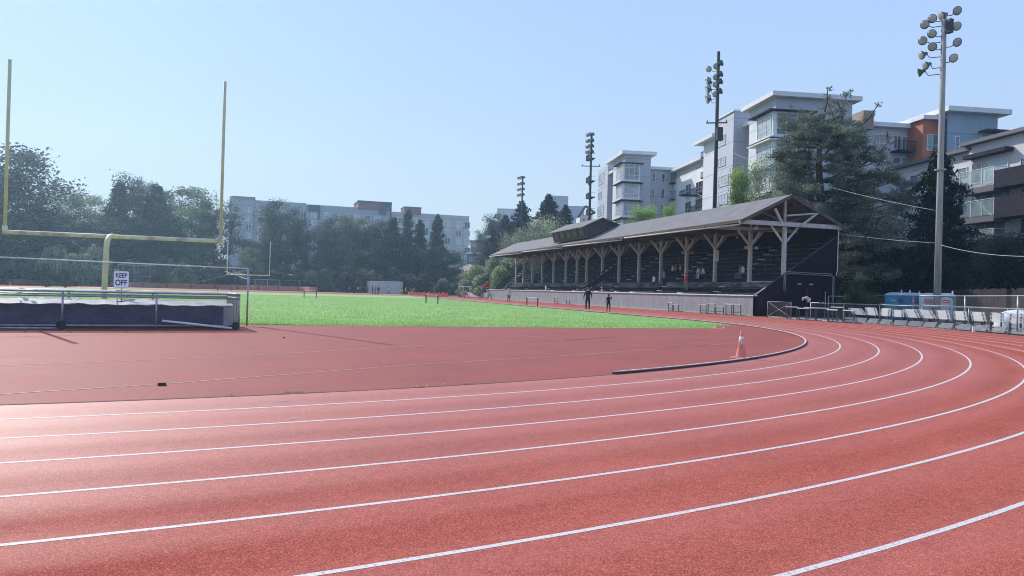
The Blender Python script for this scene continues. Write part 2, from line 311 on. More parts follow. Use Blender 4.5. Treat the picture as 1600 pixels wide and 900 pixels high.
# ------------------------------------------------------------------ terrain
def sm(t): t=max(0,min(1,t)); return t*t*(3-2*t)
def terrain(x,y):
    z=-0.03
    if y>55: z+=7.5*sm((x-46.5)/13)*sm((y-57)/16)*(1-sm((y-128)/10))
    if y>120: z+=9.0*sm((x-37.5-max(0,(y-150)*.06))/20)*sm((y-128)/10)
    z+=5.5*sm((x-61)/14)*(1-sm((y-70)/10))*sm((y+10)/30)
    z+=5.0*sm((y-193)/38)*(1-sm((x-37)/25))
    z+=4.0*sm((-x-62)/30)
    return z
xs=sorted(set([-1500,-900,-500,-300,-200,-150,-120]+list(range(-100,120,4))+[130,150,180,220,300,500,900,1500]+[46,47,49,51,53,38,42]))
ys=sorted(set([-900,-400,-200,-100,-60,-30,-10]+list(range(0,260,5))+[280,320,400,550,800,1300,2500]))
mb=MB(); vs=[(x,y,terrain(x,y)) for y in ys for x in xs]; n=len(xs)
mb.add(vs,[(j*n+i,j*n+i+1,(j+1)*n+i+1,(j+1)*n+i) for j in range(len(ys)-1) for i in range(n-1)])
tag(mb.build('ground',['ground_soil'],smooth=True,origin=(0,0,0)),'bare soil and rough grass around the track and up the hillside','ground',kind='structure')
# ------------------------------------------------------------------ track
def arc(r,a0,a1,n,cy=CY): return [(CX+r*math.cos(a0+(a1-a0)*i/n),cy+r*math.sin(a0+(a1-a0)*i/n)) for i in range(n+1)]
def stadium(r,n=160):
    return arc(r,-math.pi,0,n)+arc(r,0,math.pi,n,Y_END)
def ring(ra,rb,z,name,m,parent=None,fn=stadium):
    a=fn(ra);b=fn(rb);k=len(a); mb=MB()
    mb.add([(x,y,z) for x,y in a]+[(x,y,z) for x,y in b],[(i,(i+1)%k,k+(i+1)%k,k+i) for i in range(k)][:k])
    return mb.build(name,[m],parent,origin=None if parent else (0,0,0))
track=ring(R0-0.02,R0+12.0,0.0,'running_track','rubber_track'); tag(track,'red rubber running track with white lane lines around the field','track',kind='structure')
for i in range(9):
    r=R1+i*LW; o=ring(r-0.023,r+0.023,0.0015,'lane_line','line_paint',track)
ring(R0-0.03,R0+0.035,0.004,'surface_seam','seam_dark',track)
# infield apron (D zone) and far apron
mb=MB(); pts=arc(R0-0.03,-math.pi,0,120)+[(CX+R0-0.03,CY+6),(CX-R0+0.03,CY+6)]
mb.add([(x,y,0.0) for x,y in pts],[tuple(range(len(pts)))])
apron=mb.build('infield_apron',['rubber_apron'],origin=(0,0,0)); tag(apron,'dull red rubber apron between the curve and the grass, with faint old lines','apron',kind='structure')
mb=MB(); pts=[(CX+R0-0.03,Y_END-8)]+arc(R0-0.03,0,math.pi,80,Y_END)+[(CX-R0+0.03,Y_END-8)]
mb.add([(x,y,0.002) for x,y in pts],[tuple(range(len(pts)))])
tag(mb.build('far_apron',['rubber_apron'],origin=(0,0,0)),'red rubber apron at the far end of the field','apron',kind='structure')
def strip(a,b,w,z,mb):
    a=Vector(a[:2]);b=Vector(b[:2]);d=(b-a).normalized();p=Vector((-d.y,d.x))*w/2
    mb.add([(*(a-p),z),(*(b-p),z),(*(b+p),z),(*(a+p),z)],[(0,1,2,3)])
def pxline(pts,w,z,name,m,parent):
    mb=MB(); q=[at_z(x,y) for x,y in pts]
    for a,b in zip(q,q[1:]): strip(a,b,w,z,mb)
    return mb.build(name,[m],parent)
pxline([(-60,573),(200,564),(400,555),(640,541),(884,530)],0.035,0.004,'faint_line','line_faint',apron)
pxline([(-60,620),(256,600),(640,570.5),(880,556),(1060,543.5),(1140,537)],0.04,0.004,'faint_line','line_faint',apron)
pxline([(884,532),(962,526.5)],0.05,0.005,'surface_crack','seam_dark',apron)
pxline([(1028,546),(1062,542.5),(1104,540)],0.05,0.006,'surface_crack','seam_dark',apron)
pxline([(962,526.5),(1110,540)],0.03,0.004,'surface_crack','line_faint',apron)
pxline([(900,531),(1040,545)],0.03,0.004,'surface_crack','line_faint',apron)
pxline([(780,520),(880,531)],0.03,0.004,'surface_crack','line_faint',apron)
# playing field
rr=3.2; gx1,gy0=CX+R0-0.55,28.9
def gline(x): return 27.8+(x+1.07)*0.075
pts=[(-36.4,gline(-36.4)),(-1.07,gline(-1.07)),(16.5,gline(16.5)-0.05)]
for k in range(9):
    a=-math.pi/2+k*math.pi/2/8; pts.append((16.9+rr*math.cos(a)+k*0.02,32.45+rr*math.sin(a)))
for i in range(12):
    a=math.asin((33.2-CY)/(R0-0.45))*(1-i/11); pts.append((CX+(R0-0.45)*math.cos(a),CY+(R0-0.45)*math.sin(a)))
pts+=[(gx1+.1,Y_END-5),(-36.4,Y_END-5)]
mb=MB(); mb.add([(x,y,0.006) for x,y in pts],[tuple(range(len(pts)))])
field=mb.build('playing_field',['turf'],origin=(0,0,0)); tag(field,'mown green grass playing field inside the track','field',kind='structure')
mb=MB(); q=[(16.9+(rr+.32)*math.cos(-1.25+k*0.2),32.3+(rr+.32)*math.sin(-1.25+k*0.2)) for k in range(6)]
for a,b in zip(q,q[1:]): strip(a,b,0.05,0.005,mb)
mb.build('corner_line',['line_paint'],apron)
# grass blades near the front of the field
rng=np.random.default_rng(3)
def blades(n,x0,x1,y0,y1,hh,ww,name,matn,label,inside=None,bias=2.0):
    X=rng.uniform(x0,x1,n); Y=y0+(y1-y0)*rng.uniform(0,1,n)**bias
    ok=(Y>27.85+(X+1.07)*0.075) if inside is None else inside(X,Y)
    X=X[ok];Y=Y[ok];n=len(X)
    H=hh*rng.uniform(.5,1.3,n); a=rng.uniform(0,2*np.pi,n); W=ww*rng.uniform(.6,1.3,n)
    lx=rng.normal(0,.35,n)*H; ly=rng.normal(0,.35,n)*H
    v=np.empty((n,3,3)); v[:,0]=np.stack([X-np.cos(a)*W,Y-np.sin(a)*W,np.full(n,.004)],1); v[:,1]=np.stack([X+np.cos(a)*W,Y+np.sin(a)*W,np.full(n,.004)],1)
    v[:,2]=np.stack([X+lx,Y+ly,.006+H],1)
    return rawmesh(name,v.reshape(-1,3),3,matn)
def rawmesh(name,v,k,matn,parent=None,loc=(0,0,0)):
    n=len(v)//k; me=bpy.data.meshes.new(name); me.vertices.add(len(v)); me.vertices.foreach_set('co',v.astype(np.float32).ravel())
    me.loops.add(n*k); me.loops.foreach_set('vertex_index',np.arange(n*k,dtype=np.int32))
    me.polygons.add(n); me.polygons.foreach_set('loop_start',np.arange(0,n*k,k,dtype=np.int32)); me.polygons.foreach_set('loop_total',np.full(n,k,dtype=np.int32))
    me.update(calc_edges=True); me.materials.append(MATS[matn])
    o=bpy.data.objects.new(name,me); col.objects.link(o); o.location=loc
    if parent is not None: o.parent=parent
    return o
def infield(X,Y):
    ok=(Y>27.9+(X+1.07)*0.075)&(X<CX+R0-.7); d=np.hypot(X-CX,np.minimum(Y-CY,0)); ok&=(d<R0-.6)
    cor=(X>16.9)&(Y<32.4); ok&=~(cor&(np.hypot(X-16.9,Y-32.4)>3.1)); return ok
g=blades(230000,-28,23,28,110,0.06,0.016,'grass_tufts','grass_blade','',infield,2.2)
tag(g,'short green grass blades standing along the near part of the field','grass',kind='stuff')
def seamgrass(X,Y): return np.abs(np.hypot(X-CX,Y-CY)-(R0-0.06-0.05*np.sin(X*9)))<0.05*np.clip(np.sin(X*7.3)+np.sin(X*2.9+1)+np.sin(X*17)*.6-.2,0,2)*.6
g=blades(26000,-0.9,3.4,9.3,11.5,0.035,0.006,'dry_weeds','dry_grass','',seamgrass,1)
tag(g,'dry straw coloured weeds growing in the seam at the inner edge of the track','weeds',kind='stuff')
# kerb
kb=thing('track_kerb',(CX+R0,CY,0),'low white metal kerb rail curving round the inside edge of the track','kerb')
a_start=math.atan2(12.25-CY,5.72-CX)
path=arc(R0,a_start,0,90)+[(CX+R0,Y_END)]
def kerbsec(path,prof,name,m):
    mb=MB(); vs=[]; k=len(prof)
    for i,(x,y) in enumerate(path):
        p=Vector(path[max(i-1,0)]);q=Vector(path[min(i+1,len(path)-1)]); d=(q-p).normalized(); nrm=Vector((d.y,-d.x))
        for o,z in prof: vs.append((x+nrm.x*o,y+nrm.y*o,z))
    fs=[(i*k+j,i*k+(j+1)%k,(i+1)*k+(j+1)%k,(i+1)*k+j) for i in range(len(path)-1) for j in range(k)]
    fs+=[tuple(range(k)),tuple((len(path)-1)*k+j for j in range(k))[::-1]]
    mb.add(vs,fs); return mb.build(name,[m],kb)
kerbsec(path,[(-.032,.050),(-.024,.056),(.020,.056),(.026,.050),(.026,.044),(-.032,.044)],'kerb_top','kerb_white')
kerbsec(path,[(-.03,.0),(-.028,.043),(.029,.043),(.032,.0)],'kerb_base','kerb_dark')
# concrete edge between the track and the stand, and behind the hurdles
mb=MB(); mb.box(34.9,35.47,50.2,131,-.02,0.02); mb.box(35.2,47,20,49.9,-.02,-.008)
tag(mb.build('edge_strip',['concrete'],origin=(0,0,0)),'grey concrete strip along the foot of the grandstand wall','path',kind='structure')
mb=MB(); P=[(46,14),(62,40),(64,62),(50,58),(43,49.8),(42,20)]
mb.add([(x,y,0.0) for x,y in P],[tuple(range(len(P)))])
tag(mb.build('gravel_yard',['gravel'],origin=(0,0,0)),'grey gravel yard under the portable toilets','yard',kind='structure')
mb=MB(); P=[at_r(x,y,D) for x,y,D in ((706,455,200),(722,430,235),(700,415,262),(735,413,264),(742,425,240),(724,455,203))]
mb.add([(p.x,p.y,max(terrain(p.x,p.y),p.z)+.05) for p in P],[tuple(range(6))])
tag(mb.build('service_road',['gravel'],origin=(0,0,0)),'pale service road climbing between the far trees and the green bank','road',kind='structure')
#PART2
# ------------------------------------------------------------------ goal posts
def bez(a,b,c,n=10): return [a*(1-t)**2+b*2*t*(1-t)+c*t*t for t in (i/n for i in range(n+1))]
def goal_post(x,y,back,mp,mc,label,r=0.060,top=9.14,zc=3.05):
    t=thing('goal_post',(x,y+back,0),label,'goal post','football goal posts')
    b=Vector((x,y+back,0)); mb=MB()
    pts=[b,b+Vector((0,0,1.0)),b+Vector((0.02,0,2.0))]+bez(b+Vector((.03,0,2.35)),b+Vector((.0,0,zc-.02)),Vector((x,y+back*.35,zc-.02)),10)+[Vector((x,y,zc))]
    mb.tube(pts,[r*1.55]*3+[r*1.5]*10+[r*1.4,r*1.25],12); mb.build('gooseneck',[mp],t,smooth=True)
    w=7.11/2
    MB().tube([(x-w-.05,y,zc),(x+w+.05,y,zc)],r*1.25,12).build('crossbar',[mc],t,smooth=True)
    for s in (-1,1):
        mb=MB(); mb.tube([(x+s*w,y,zc+r*1.2),(x+s*w,y,top)],r*.95,10); u=mb.build('upright',[mp],t,smooth=True)
        MB().tube([(x+s*w,y,zc-.09),(x+s*w,y,zc+.22)],r*1.35,10).build('socket',[mc],u,smooth=True)
    return t
goal_post(-5.865,30.34,-1.75,'yellow_paint','worn_yellow_paint','large yellow gooseneck goal post with peeling crossbar standing behind the covered landing mat')
goal_post(-5.865,140.04,1.6,'white_paint','white_paint','small white goal post at the far end of the grass field',r=0.06,top=9.14,zc=3.05)
# ------------------------------------------------------------------ covered landing pit
FL=Vector((-13.6,20.6,0)); FR=Vector((-1.29,24.93,0)); BR=Vector((-1.10,27.35,0))
fx=(FR-FL).normalized(); LEN=(FR-FL).length; fy=Vector((-fx.y,fx.x,0)); DEP=2.9
BR=FR+fy*DEP
# true direction measured from the photo: front edge FR -> (-7.42,23.77)
fx=(FR-Vector((-7.42,23.77,0))).normalized(); fy=Vector((-fx.y,fx.x,0)); LEN=12.0; FL=FR-fx*LEN
def pit(s,d,z): p=FR-fx*s+fy*d; return (p.x,p.y,z)
def pbox(mb,s0,s1,d0,d1,z0,z1):
    c=[pit(s0,d0,z0),pit(s1,d0,z0),pit(s1,d1,z0),pit(s0,d1,z0),pit(s0,d0,z1),pit(s1,d0,z1),pit(s1,d1,z1),pit(s0,d1,z1)]
    return mb.add(c,[(0,1,2,3),(7,6,5,4),(0,4,5,1),(1,5,6,2),(2,6,7,3),(3,7,4,0)])
mt=thing('landing_mat',pit(5,1.4,0),'long landing mat in dark purple sheeting with wrinkled white top inside the mesh cage','landing mat')
mb=MB(); ns=90
def skirt(s): return .16+.035*math.sin(s*2.3)+.02*math.sin(s*7.1+1)
def zt(s): return .74+.015*math.sin(s*3.1)+.012*math.sin(s*9)
rows=[]
for i in range(ns+1):
    s=.45+(LEN-.6)*i/ns
    rows+= [pit(s,skirt(s),.05),pit(s,skirt(s+.4)-.01,.28),pit(s,skirt(s*1.3)+.02,.5),pit(s,.15,zt(s))]
mb.add(rows,[(i*4+j,(i+1)*4+j,(i+1)*4+j+1,i*4+j+1) for i in range(ns) for j in range(3)])
mb.build('side_sheet',['tarp_purple'],mt,smooth=True)
mb=MB(); pbox(mb,.18,.44,.14,2.7,.04,.72); mb.build('end_pad',['tarp_grey'],mt)
mb=MB(); nd=9; rows=[]
for i in range(ns+1):
    s=.16+(LEN-.3)*i/ns
    for j in range(nd+1):
        d=.10+2.62*j/nd; z=.765+.03*math.sin(s*2.2+j)+.02*random.uniform(-1,1)+(.05*j/nd); rows.append(pit(s,d,z if 0<j else .735+.01*math.sin(s*9)))
k=nd+1; mb.add(rows,[(i*k+j,(i+1)*k+j,(i+1)*k+j+1,i*k+j+1) for i in range(ns) for j in range(nd)])
mb.build('top_cover',['mat_cover'],mt,smooth=True)
cg=thing('mesh_cage',pit(5,1.4,0),'low galvanised pipe and chain mesh cage rolled over the purple landing mat','mesh cage')
H=1.10; r=.028
for d in (0,DEP):
    for z,nm in ((.12,'bottom_rail'),(H-.13,'middle_rail'),(H,'top_rail')):
        mb=MB(); mb.tube([pit(0,d,z),pit(LEN,d,z)],r,8); mb.build(nm,['galvanised'],cg,smooth=True)
for s in [0]+[2.36+i*2.42 for i in range(4)]:
    for d in (0,DEP): MB().tube([pit(s,d,0.03),pit(s,d,H)],r,8).build('post',['galvanised'],cg,smooth=True)
for z in (.12,H-.13,H): MB().tube([pit(0,0,z),pit(0,DEP,z)],r,8).build('end_rail',['galvanised'],cg,smooth=True)
for d in (.6,1.2,1.8,2.35): MB().tube([pit(0,d,.1),pit(0,d,H)],.016,6).build('end_bar',['galvanised'],cg)
for s in (1.2,3.5,5.9,8.3): MB().tube([pit(s,0,H),pit(s,DEP,H)],.02,6).build('roof_bar',['galvanised'],cg)
def netting(mb,a,b,z0,z1,st,wd):
    a=Vector(a);b=Vector(b);Ln=(b-a).length;d=(b-a)/Ln; nn=d.cross(Vector((0,0,1))); hh=z1-z0
    for sg in (1,-1):
        k=-hh
        while k<Ln:
            p0,p1=(k,0),(k+hh,hh)
            if p0[0]<0: p0=(0,-k)
            if p1[0]>Ln: p1=(Ln,Ln-k)
            f=lambda p:(a+d*p[0]+Vector((0,0,(z0+p[1]) if sg>0 else (z1-p[1])))+nn*.003*sg)
            mb.bar(f(p0),f(p1),wd,wd*.6); k+=st
mb=MB(); netting(mb,Vector(pit(0,0,0)),Vector(pit(9.5,0,0)),.12,H,.075,.0035)
mb.build('front_mesh',['galvanised'],cg)
mb=MB(); netting(mb,Vector(pit(0,0,0)),Vector(pit(0,DEP,0)),.12,H,.075,.005); mb.build('end_mesh',['galvanised'],cg)
mb=MB(); nn=60
rows=[pit(LEN*i/nn,DEP*j/6,H+.03-.035*math.sin(math.pi*j/6)+.012*random.uniform(-1,1)) for i in range(nn+1) for j in range(7)]
mb.add(rows,[(i*7+j,(i+1)*7+j,(i+1)*7+j+1,i*7+j+1) for i in range(nn) for j in range(6)]); mb.build('roof_mesh',['cage_net'],cg,smooth=True)
for s in (0.1,4.8): 
    MB().lathe(pit(s,-.06,.12),[(.03,-.03),(.12,-.03),(.12,.03),(.03,.03)],16,axis=(fy.x,fy.y,0)).build('wheel',['dark_steel'],cg)
mb=MB(); pbox(mb,-.06,.02,DEP-.5,DEP+.05,.02,.36); mb.build('corner_weight',['dark_steel'],cg)
# tall frame: poles, long pipe, brace
tf=thing('tall_pipe_frame',pit(0,DEP,0),'thin tall pole at the cage corner carrying a long horizontal pipe and diagonal wires','pipe frame')
pc=Vector((-1.15,27.32,0)); pl=at_y(-40,400,23.1)
MB().tube([pc,pc+Vector((0,0,2.0))],.028,8).build('pole',['galvanised'],tf,smooth=True)
MB().tube([pc+Vector((0,0,1.98)),(pl.x,pl.y,pl.z)],.018,8).build('long_pipe',['white_paint'],tf,smooth=True)
MB().tube([pl-Vector((0,0,pl.z)),pl],.028,8).build('pole',['galvanised'],tf,smooth=True)
q=at_r(290,446,30); MB().tube([pc+Vector((0,0,1.95)),q],.006,5).build('stay_wire',['galvanised'],tf)
q=at_r(352,424,30); MB().tube([pc+Vector((0,0,1.6)),q],.006,5).build('stay_wire',['galvanised'],tf)
# loose pipes and strap lying on the mat front
a=at_z(265,502,.35);b=at_z(362,516,.06)
tag(MB().tube([Vector(pit(2.2,-.05,.27)),Vector(pit(.22,-.16,.05))],.035,10).build('loose_pipe',['white_paint'],smooth=True),'white plastic pipe leaning against the front of the cage near its right corner','pipe')
tag(MB().tube([Vector(pit(6.9,-.14,.06)),Vector(pit(4.9,-.20,.05))],.03,8).build('loose_pole',['galvanised'],smooth=True),'thin grey pole lying on the rubber along the foot of the cage','pole')
# keep off sign
ks=thing('keep_off_sign',(-5.2,27.9,0),'white square sign reading KEEP OFF on a short stake between goal post and landing mat','sign')
sp=Vector((-5.2,25.6,0)); cpx=at_y(189.5,436.5,25.9); ks.location=(cpx.x,25.9,0)
W_=.62*25.9/29; 
mb=MB(); cx,cz=cpx.x,cpx.z; bw,bh=.21,.255
def rrect(cx,cz,w,h,r,n=5):
    o=[]
    for sx_,sz,a0 in ((1,1,0),(-1,1,90),(-1,-1,180),(1,-1,270)):
        for k in range(n+1):
            a=R(a0+90*k/n); o.append((cx+sx_*(w-r)+r*math.cos(a),cz+sz*(h-r)+r*math.sin(a)))
    return o
def plate(o,y0,y1,name,m,par):
    n=len(o); mb=MB(); mb.add([(x,y0,z) for x,z in o]+[(x,y1,z) for x,z in o],[tuple(range(n)),tuple(range(n,2*n))[::-1]]+[(i,n+i,n+(i+1)%n,(i+1)%n) for i in range(n)]); return mb.build(name,[m],par)
pl_=plate(rrect(cx,cz,bw,bh,.035),25.895,25.91,'sign_plate','sign_white',ks)
plate(rrect(cx,cz,bw+.008,bh+.008,.04),25.915,25.925,'sign_border','sign_navy',ks)
MB().tube([(cx+.01,25.95,0.75),(cx+.01,25.95,cz+.22)],.014,6).build('stake',['galvanised'],ks)
mb=MB(); mb.box(cx-.12,cx+.28,25.8,26.1,.86,.875); mb.build('foot_plate',['dark_steel'],ks)
def text(txt,size,loc,rot,m,parent,name='lettering',sxx=1.0):
    cu=bpy.data.curves.new('t','FONT'); cu.body=txt; cu.size=size; cu.align_x='CENTER'; cu.align_y='CENTER'; cu.extrude=.001; cu.offset=size*.022
    o=bpy.data.objects.new('t',cu); col.objects.link(o); bpy.context.view_layer.update()
    me=bpy.data.meshes.new_from_object(o.evaluated_get(bpy.context.evaluated_depsgraph_get())); bpy.data.objects.remove(o)
    me.materials.clear(); me.materials.append(MATS[m]); k=bpy.data.objects.new(name,me); col.objects.link(k)
    k.parent=parent; k.location=Vector(loc)-wloc(parent); k.rotation_euler=rot; k.scale=(sxx,1,1); return k
text('KEEP',.20,(cx,25.892,cz+.115),(R(90),0,0),'sign_navy',ks,sxx=.76)
text('OFF',.245,(cx,25.892,cz-.11),(R(90),0,0),'sign_navy',ks,sxx=.80)
# ------------------------------------------------------------------ cone and litter
c=thing('traffic_cone',(10.44,15.24,0),'faded orange traffic cone with a worn pale patch beside the inner kerb','traffic cone')
B0=Vector((10.44,15.24,0)); mb=MB(); mb.lathe(B0,[(.135,.035),(.125,.05),(.085,.25),(.052,.47),(.03,.635),(.022,.64)],24); mb.build('cone_body',['cone_orange'],c,smooth=True)
mb=MB(); o=[(x+B0.x,y+B0.y) for x,y in [(p[0],p[1]) for p in rrect(0,0,.20,.20,.05)]]; n=len(o)
mb.add([(x,y,0.002) for x,y in o]+[(x,y,.034) for x,y in o],[tuple(range(n))[::-1],tuple(range(n,2*n))]+[(i,(i+1)%n,n+(i+1)%n,n+i) for i in range(n)]); mb.build('cone_base',['cone_orange'],c)
MB().lathe(B0,[(.0735,.33),(.0482,.52)],24).build('worn_band',['cone_band'],c,smooth=True)
def bit(x,y,w,d,h,m,label,cat,name,rz=0.2):
    p=at_z(x,y); mb=MB(); c_,s_=math.cos(rz),math.sin(rz)
    q=[(p.x+a*c_-b*s_,p.y+a*s_+b*c_) for a,b in ((-w,-d),(w,-d),(w,d),(-w,d))]
    mb.add([(x,y,.0065) for x,y in q]+[(x*.98+p.x*.02,y*.98+p.y*.02,.0065+h) for x,y in q],[(3,2,1,0),(4,5,6,7),(0,1,5,4),(1,2,6,5),(2,3,7,6),(3,0,4,7)])
    return tag(mb.build(name,[m]),label,cat)
bit(253,602.5,.055,.03,.035,'kerb_dark','small dark rubber block lying on the dull apron, left of the centre','block','rubber_block')
bit(417,635.5,.035,.012,.002,'line_paint','white tape scrap on the inner lane, nearest the block','tape mark','tape_mark')
bit(444,627.5,.03,.012,.002,'line_paint','white tape scrap on the inner lane, farthest from the camera of the three','tape mark','tape_mark')
bit(459,654.5,.04,.012,.002,'line_paint','white tape scrap on the second lane, nearest to the camera','tape mark','tape_mark')
bit(347,579,.035,.02,.002,'line_paint','pale flake of litter on the dull apron','litter','litter_scrap')
bit(444,528.5,.02,.015,.03,'dark_steel','tiny dark pebble on the apron right of the cage','pebble','pebble')
# ------------------------------------------------------------------ grandstand
GY0,GY1=50.29,123.6; GX=35.5
gs=thing('grandstand',(39.5,GY0,0),'long wooden covered grandstand with dark seats, shingle roof and white timber columns','grandstand')
SL=(6.62-1.66)/(43.26-35.5)
EX,EZ=33.96,7.43; RX,RZ=38.52,9.66; BX,BZ=43.6,7.46
def rz_at(X): return EZ+(RZ-EZ)*(X-EX)/(RX-EX) if X<RX else RZ+(BZ-RZ)*(X-RX)/(BX-RX)
# roof: shingle skin + board underside
def roofslab(x0,z0,x1,z1,y0,y1,t,zo,name,m,par):
    mb=MB(); a=[(x0,z0+zo),(x1,z1+zo),(x1,z1+zo-t),(x0,z0+zo-t)]
    mb.add([(x,y0,z) for x,z in a]+[(x,y1,z) for x,z in a],[(0,1,2,3),(7,6,5,4),(0,4,5,1),(1,5,6,2),(2,6,7,3),(3,7,4,0)]); return mb.build(name,[m],par)
ry0=GY0-.35
rf=roofslab(EX,EZ,RX,RZ,ry0,GY1,.05,.10,'roof','roof_shingle',gs)
roofslab(RX,RZ,BX+.25,BZ-.1,ry0,GY1,.05,.10,'roof','roof_shingle',gs)
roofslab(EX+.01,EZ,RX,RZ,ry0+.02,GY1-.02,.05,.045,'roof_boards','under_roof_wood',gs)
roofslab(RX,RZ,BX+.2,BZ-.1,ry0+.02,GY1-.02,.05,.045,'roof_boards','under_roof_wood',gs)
MB().box(EX-.04,EX,ry0,GY1,EZ-.14,EZ+.11).build('fascia',['under_roof_wood'],gs)
for (xa,za,xb,zb) in ((EX,EZ,RX,RZ),(RX,RZ,BX+.2,BZ-.1)):
    MB().bar((xa,ry0-.03,za-.03),(xb,ry0-.03,zb-.03),.05,.24).build('barge_board',['under_roof_wood'],gs)
for (y0,y1) in ((ry0+.1,70.5),(71.2,88),(88.6,105),(105.6,GY1)):
    g=MB(); g.tube([(EX-.09,y0,EZ-.30),(EX-.09,y1,EZ-.12)],.06,8); g.tube([(EX-.09,y0,EZ-.30),(EX-.09,y0,EZ-.02)],.05,8); g.build('gutter',['old_wood'],gs,smooth=True)
# purlins
for X in (34.8,35.7,36.6,37.5,39.6,40.7,41.8,42.8):
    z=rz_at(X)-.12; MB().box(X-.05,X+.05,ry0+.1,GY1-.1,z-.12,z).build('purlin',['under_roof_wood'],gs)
cys=[50.66,55.2,60.6,65.75,71.0,76.1,81.3,86.2,91.2,94.6,98.8,103.8,108.9,113.6,118.2,122.4]
CXX=38.45
for i,y in enumerate(cys):
    zb=2.78 if i else 2.2
    near=i<1
    mb=MB(); mb.box(CXX-.135,CXX+.135,y-.135,y+.135,zb,7.36 if not near else 7.22); cl=mb.build('column',['old_wood'],gs)
    mb=MB()
    mb.bar((CXX-.1,y,5.95),(CXX-1.25,y,7.22),.14,.14); mb.bar((CXX+.1,y,5.95),(CXX+1.25,y,7.22),.14,.14)
    mb.build('cross_brace',['old_wood'],cl)
    mb=MB(); mb.bar((CXX,y+.1,5.95),(CXX,min(y+1.3,GY1-.3),7.05),.12,.12)
    if i: mb.bar((CXX,y-.1,5.95),(CXX,y-1.3,7.05),.12,.12)
    mb.build('long_brace',['old_wood'],cl)
    mb=MB(); zt_=7.22
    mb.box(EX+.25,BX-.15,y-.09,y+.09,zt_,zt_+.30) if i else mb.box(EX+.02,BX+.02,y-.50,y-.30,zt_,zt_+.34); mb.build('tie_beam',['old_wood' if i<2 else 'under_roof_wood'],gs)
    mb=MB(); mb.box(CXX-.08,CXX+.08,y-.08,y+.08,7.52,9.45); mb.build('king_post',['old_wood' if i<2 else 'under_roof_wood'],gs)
    mb=MB(); mb.bar((CXX,y,7.55),(36.3,y,8.3),.13,.13); mb.bar((CXX,y,7.55),(40.9,y,8.25),.13,.13)
    mb.bar((EX+.3,y,EZ-.12),(RX,y,RZ-.16),.14,.22); mb.bar((RX,y,RZ-.16),(BX,y,BZ-.12),.14,.22)
    mb.build('rafter',['under_roof_wood'],gs)
MB().box(CXX-.1,CXX+.1,GY0+.6,GY1-.3,7.0,7.2).build('long_beam',['under_roof_wood'],gs)
MB().bar((40.95,GY0-.3,8.35),(39.5,GY0-.2,7.3),.15,.15).build('gable_brace',['old_wood'],gs)
MB().bar((37.0,GY0-.3,8.55),(37.7,GY0-.25,7.5),.15,.15).build('gable_brace',['old_wood'],gs)
MB().tube([(38.2,GY0-.25,8.05),(41.2,GY0-.3,8.4)],.07,8).build('gable_rail',['old_wood'],gs)
# front wall and cap
WY1=130.5
mb=MB(); mb.box(GX,GX+.12,GY0,WY1,0,1.56); mb.build('front_wall',['wall_boards'],gs)
mb=MB(); mb.box(GX-.02,GX-.001,GY0+.05,WY1,0,.10); mb.build('wall_footing',['concrete'],gs)
mb=MB(); mb.box(GX-.10,GX+.28,GY0-.03,WY1,1.575,1.67); mb.build('wall_cap',['white_paint'],gs)
mb=MB()
for y in (61.5,71.5,75.5,81,88,96): mb.box(GX-.02,GX+.3,y,y+.7,1.672,1.74)
mb.build('cap_patch',['tarp_white'],gs)
# near end wall (vertical plane, sloped top)
def endwall(Y,t,top,x1,name):
    mb=MB(); a=[(GX,0),(x1,0),(x1,top),(GX,1.56)]
    mb.add([(x,Y,z) for x,z in a]+[(x,Y+t,z) for x,z in a],[(0,1,2,3),(7,6,5,4),(0,4,5,1),(1,5,6,2),(2,6,7,3),(3,7,4,0)]); return mb.build(name,['dark_siding'],gs)
endwall(GY0,.12,6.66,43.35,'end_wall')
MB().bar((GX-.02,GY0+.06,1.60),(43.35,GY0+.06,6.70),.20,.05).build('slope_cap',['press_box_wall'],gs)
MB().bar((GX-.05,GY0-.02,1.62),(GX+1.0,GY0-.02,1.62+.655),.06,.06).build('slope_trim',['step_plank'],gs)
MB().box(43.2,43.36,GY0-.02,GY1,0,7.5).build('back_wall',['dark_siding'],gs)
mb=MB(); mb.box(40.5,42.2,GY0-.03,GY0-.002,0,2.15); d=mb.build('double_door',['dark_siding'],gs)
mb=MB(); mb.box(40.35,40.45,GY0-.05,GY0-.002,0,2.3); mb.build('door_frame',['dark_steel'],d)
for X in (39.55,40.65): MB().box(X,X+.34,GY0-.02,GY0-.003,2.62,2.70).build('wall_vent',['step_plank'],gs)
pp=[(38.2,GY0-.06,2.1),(38.2,GY0-.06,3.42),(38.45,GY0-.06,3.6),(42.7,GY0-.06,3.55),(43.0,GY0-.06,3.3),(43.0,GY0-.06,0.2)]
MB().tube(pp,.035,8).build('conduit',['wall_boards'],gs,smooth=True)
pp=[(x+.14,y,z-.12) if i<3 else (x-.1,y,z-.14) for i,(x,y,z) in enumerate(pp[:4])]+[(42.9,GY0-.06,3.3),(42.85,GY0-.06,.2)]
MB().tube(pp,.03,8).build('conduit',['wall_boards'],gs,smooth=True)
MB().tube([(43.15,GY0-.08,3.4),(43.3,GY0-.08,3.9),(43.3,GY0-.08,7.2)],.03,8).build('conduit',['white_paint'],gs,smooth=True)
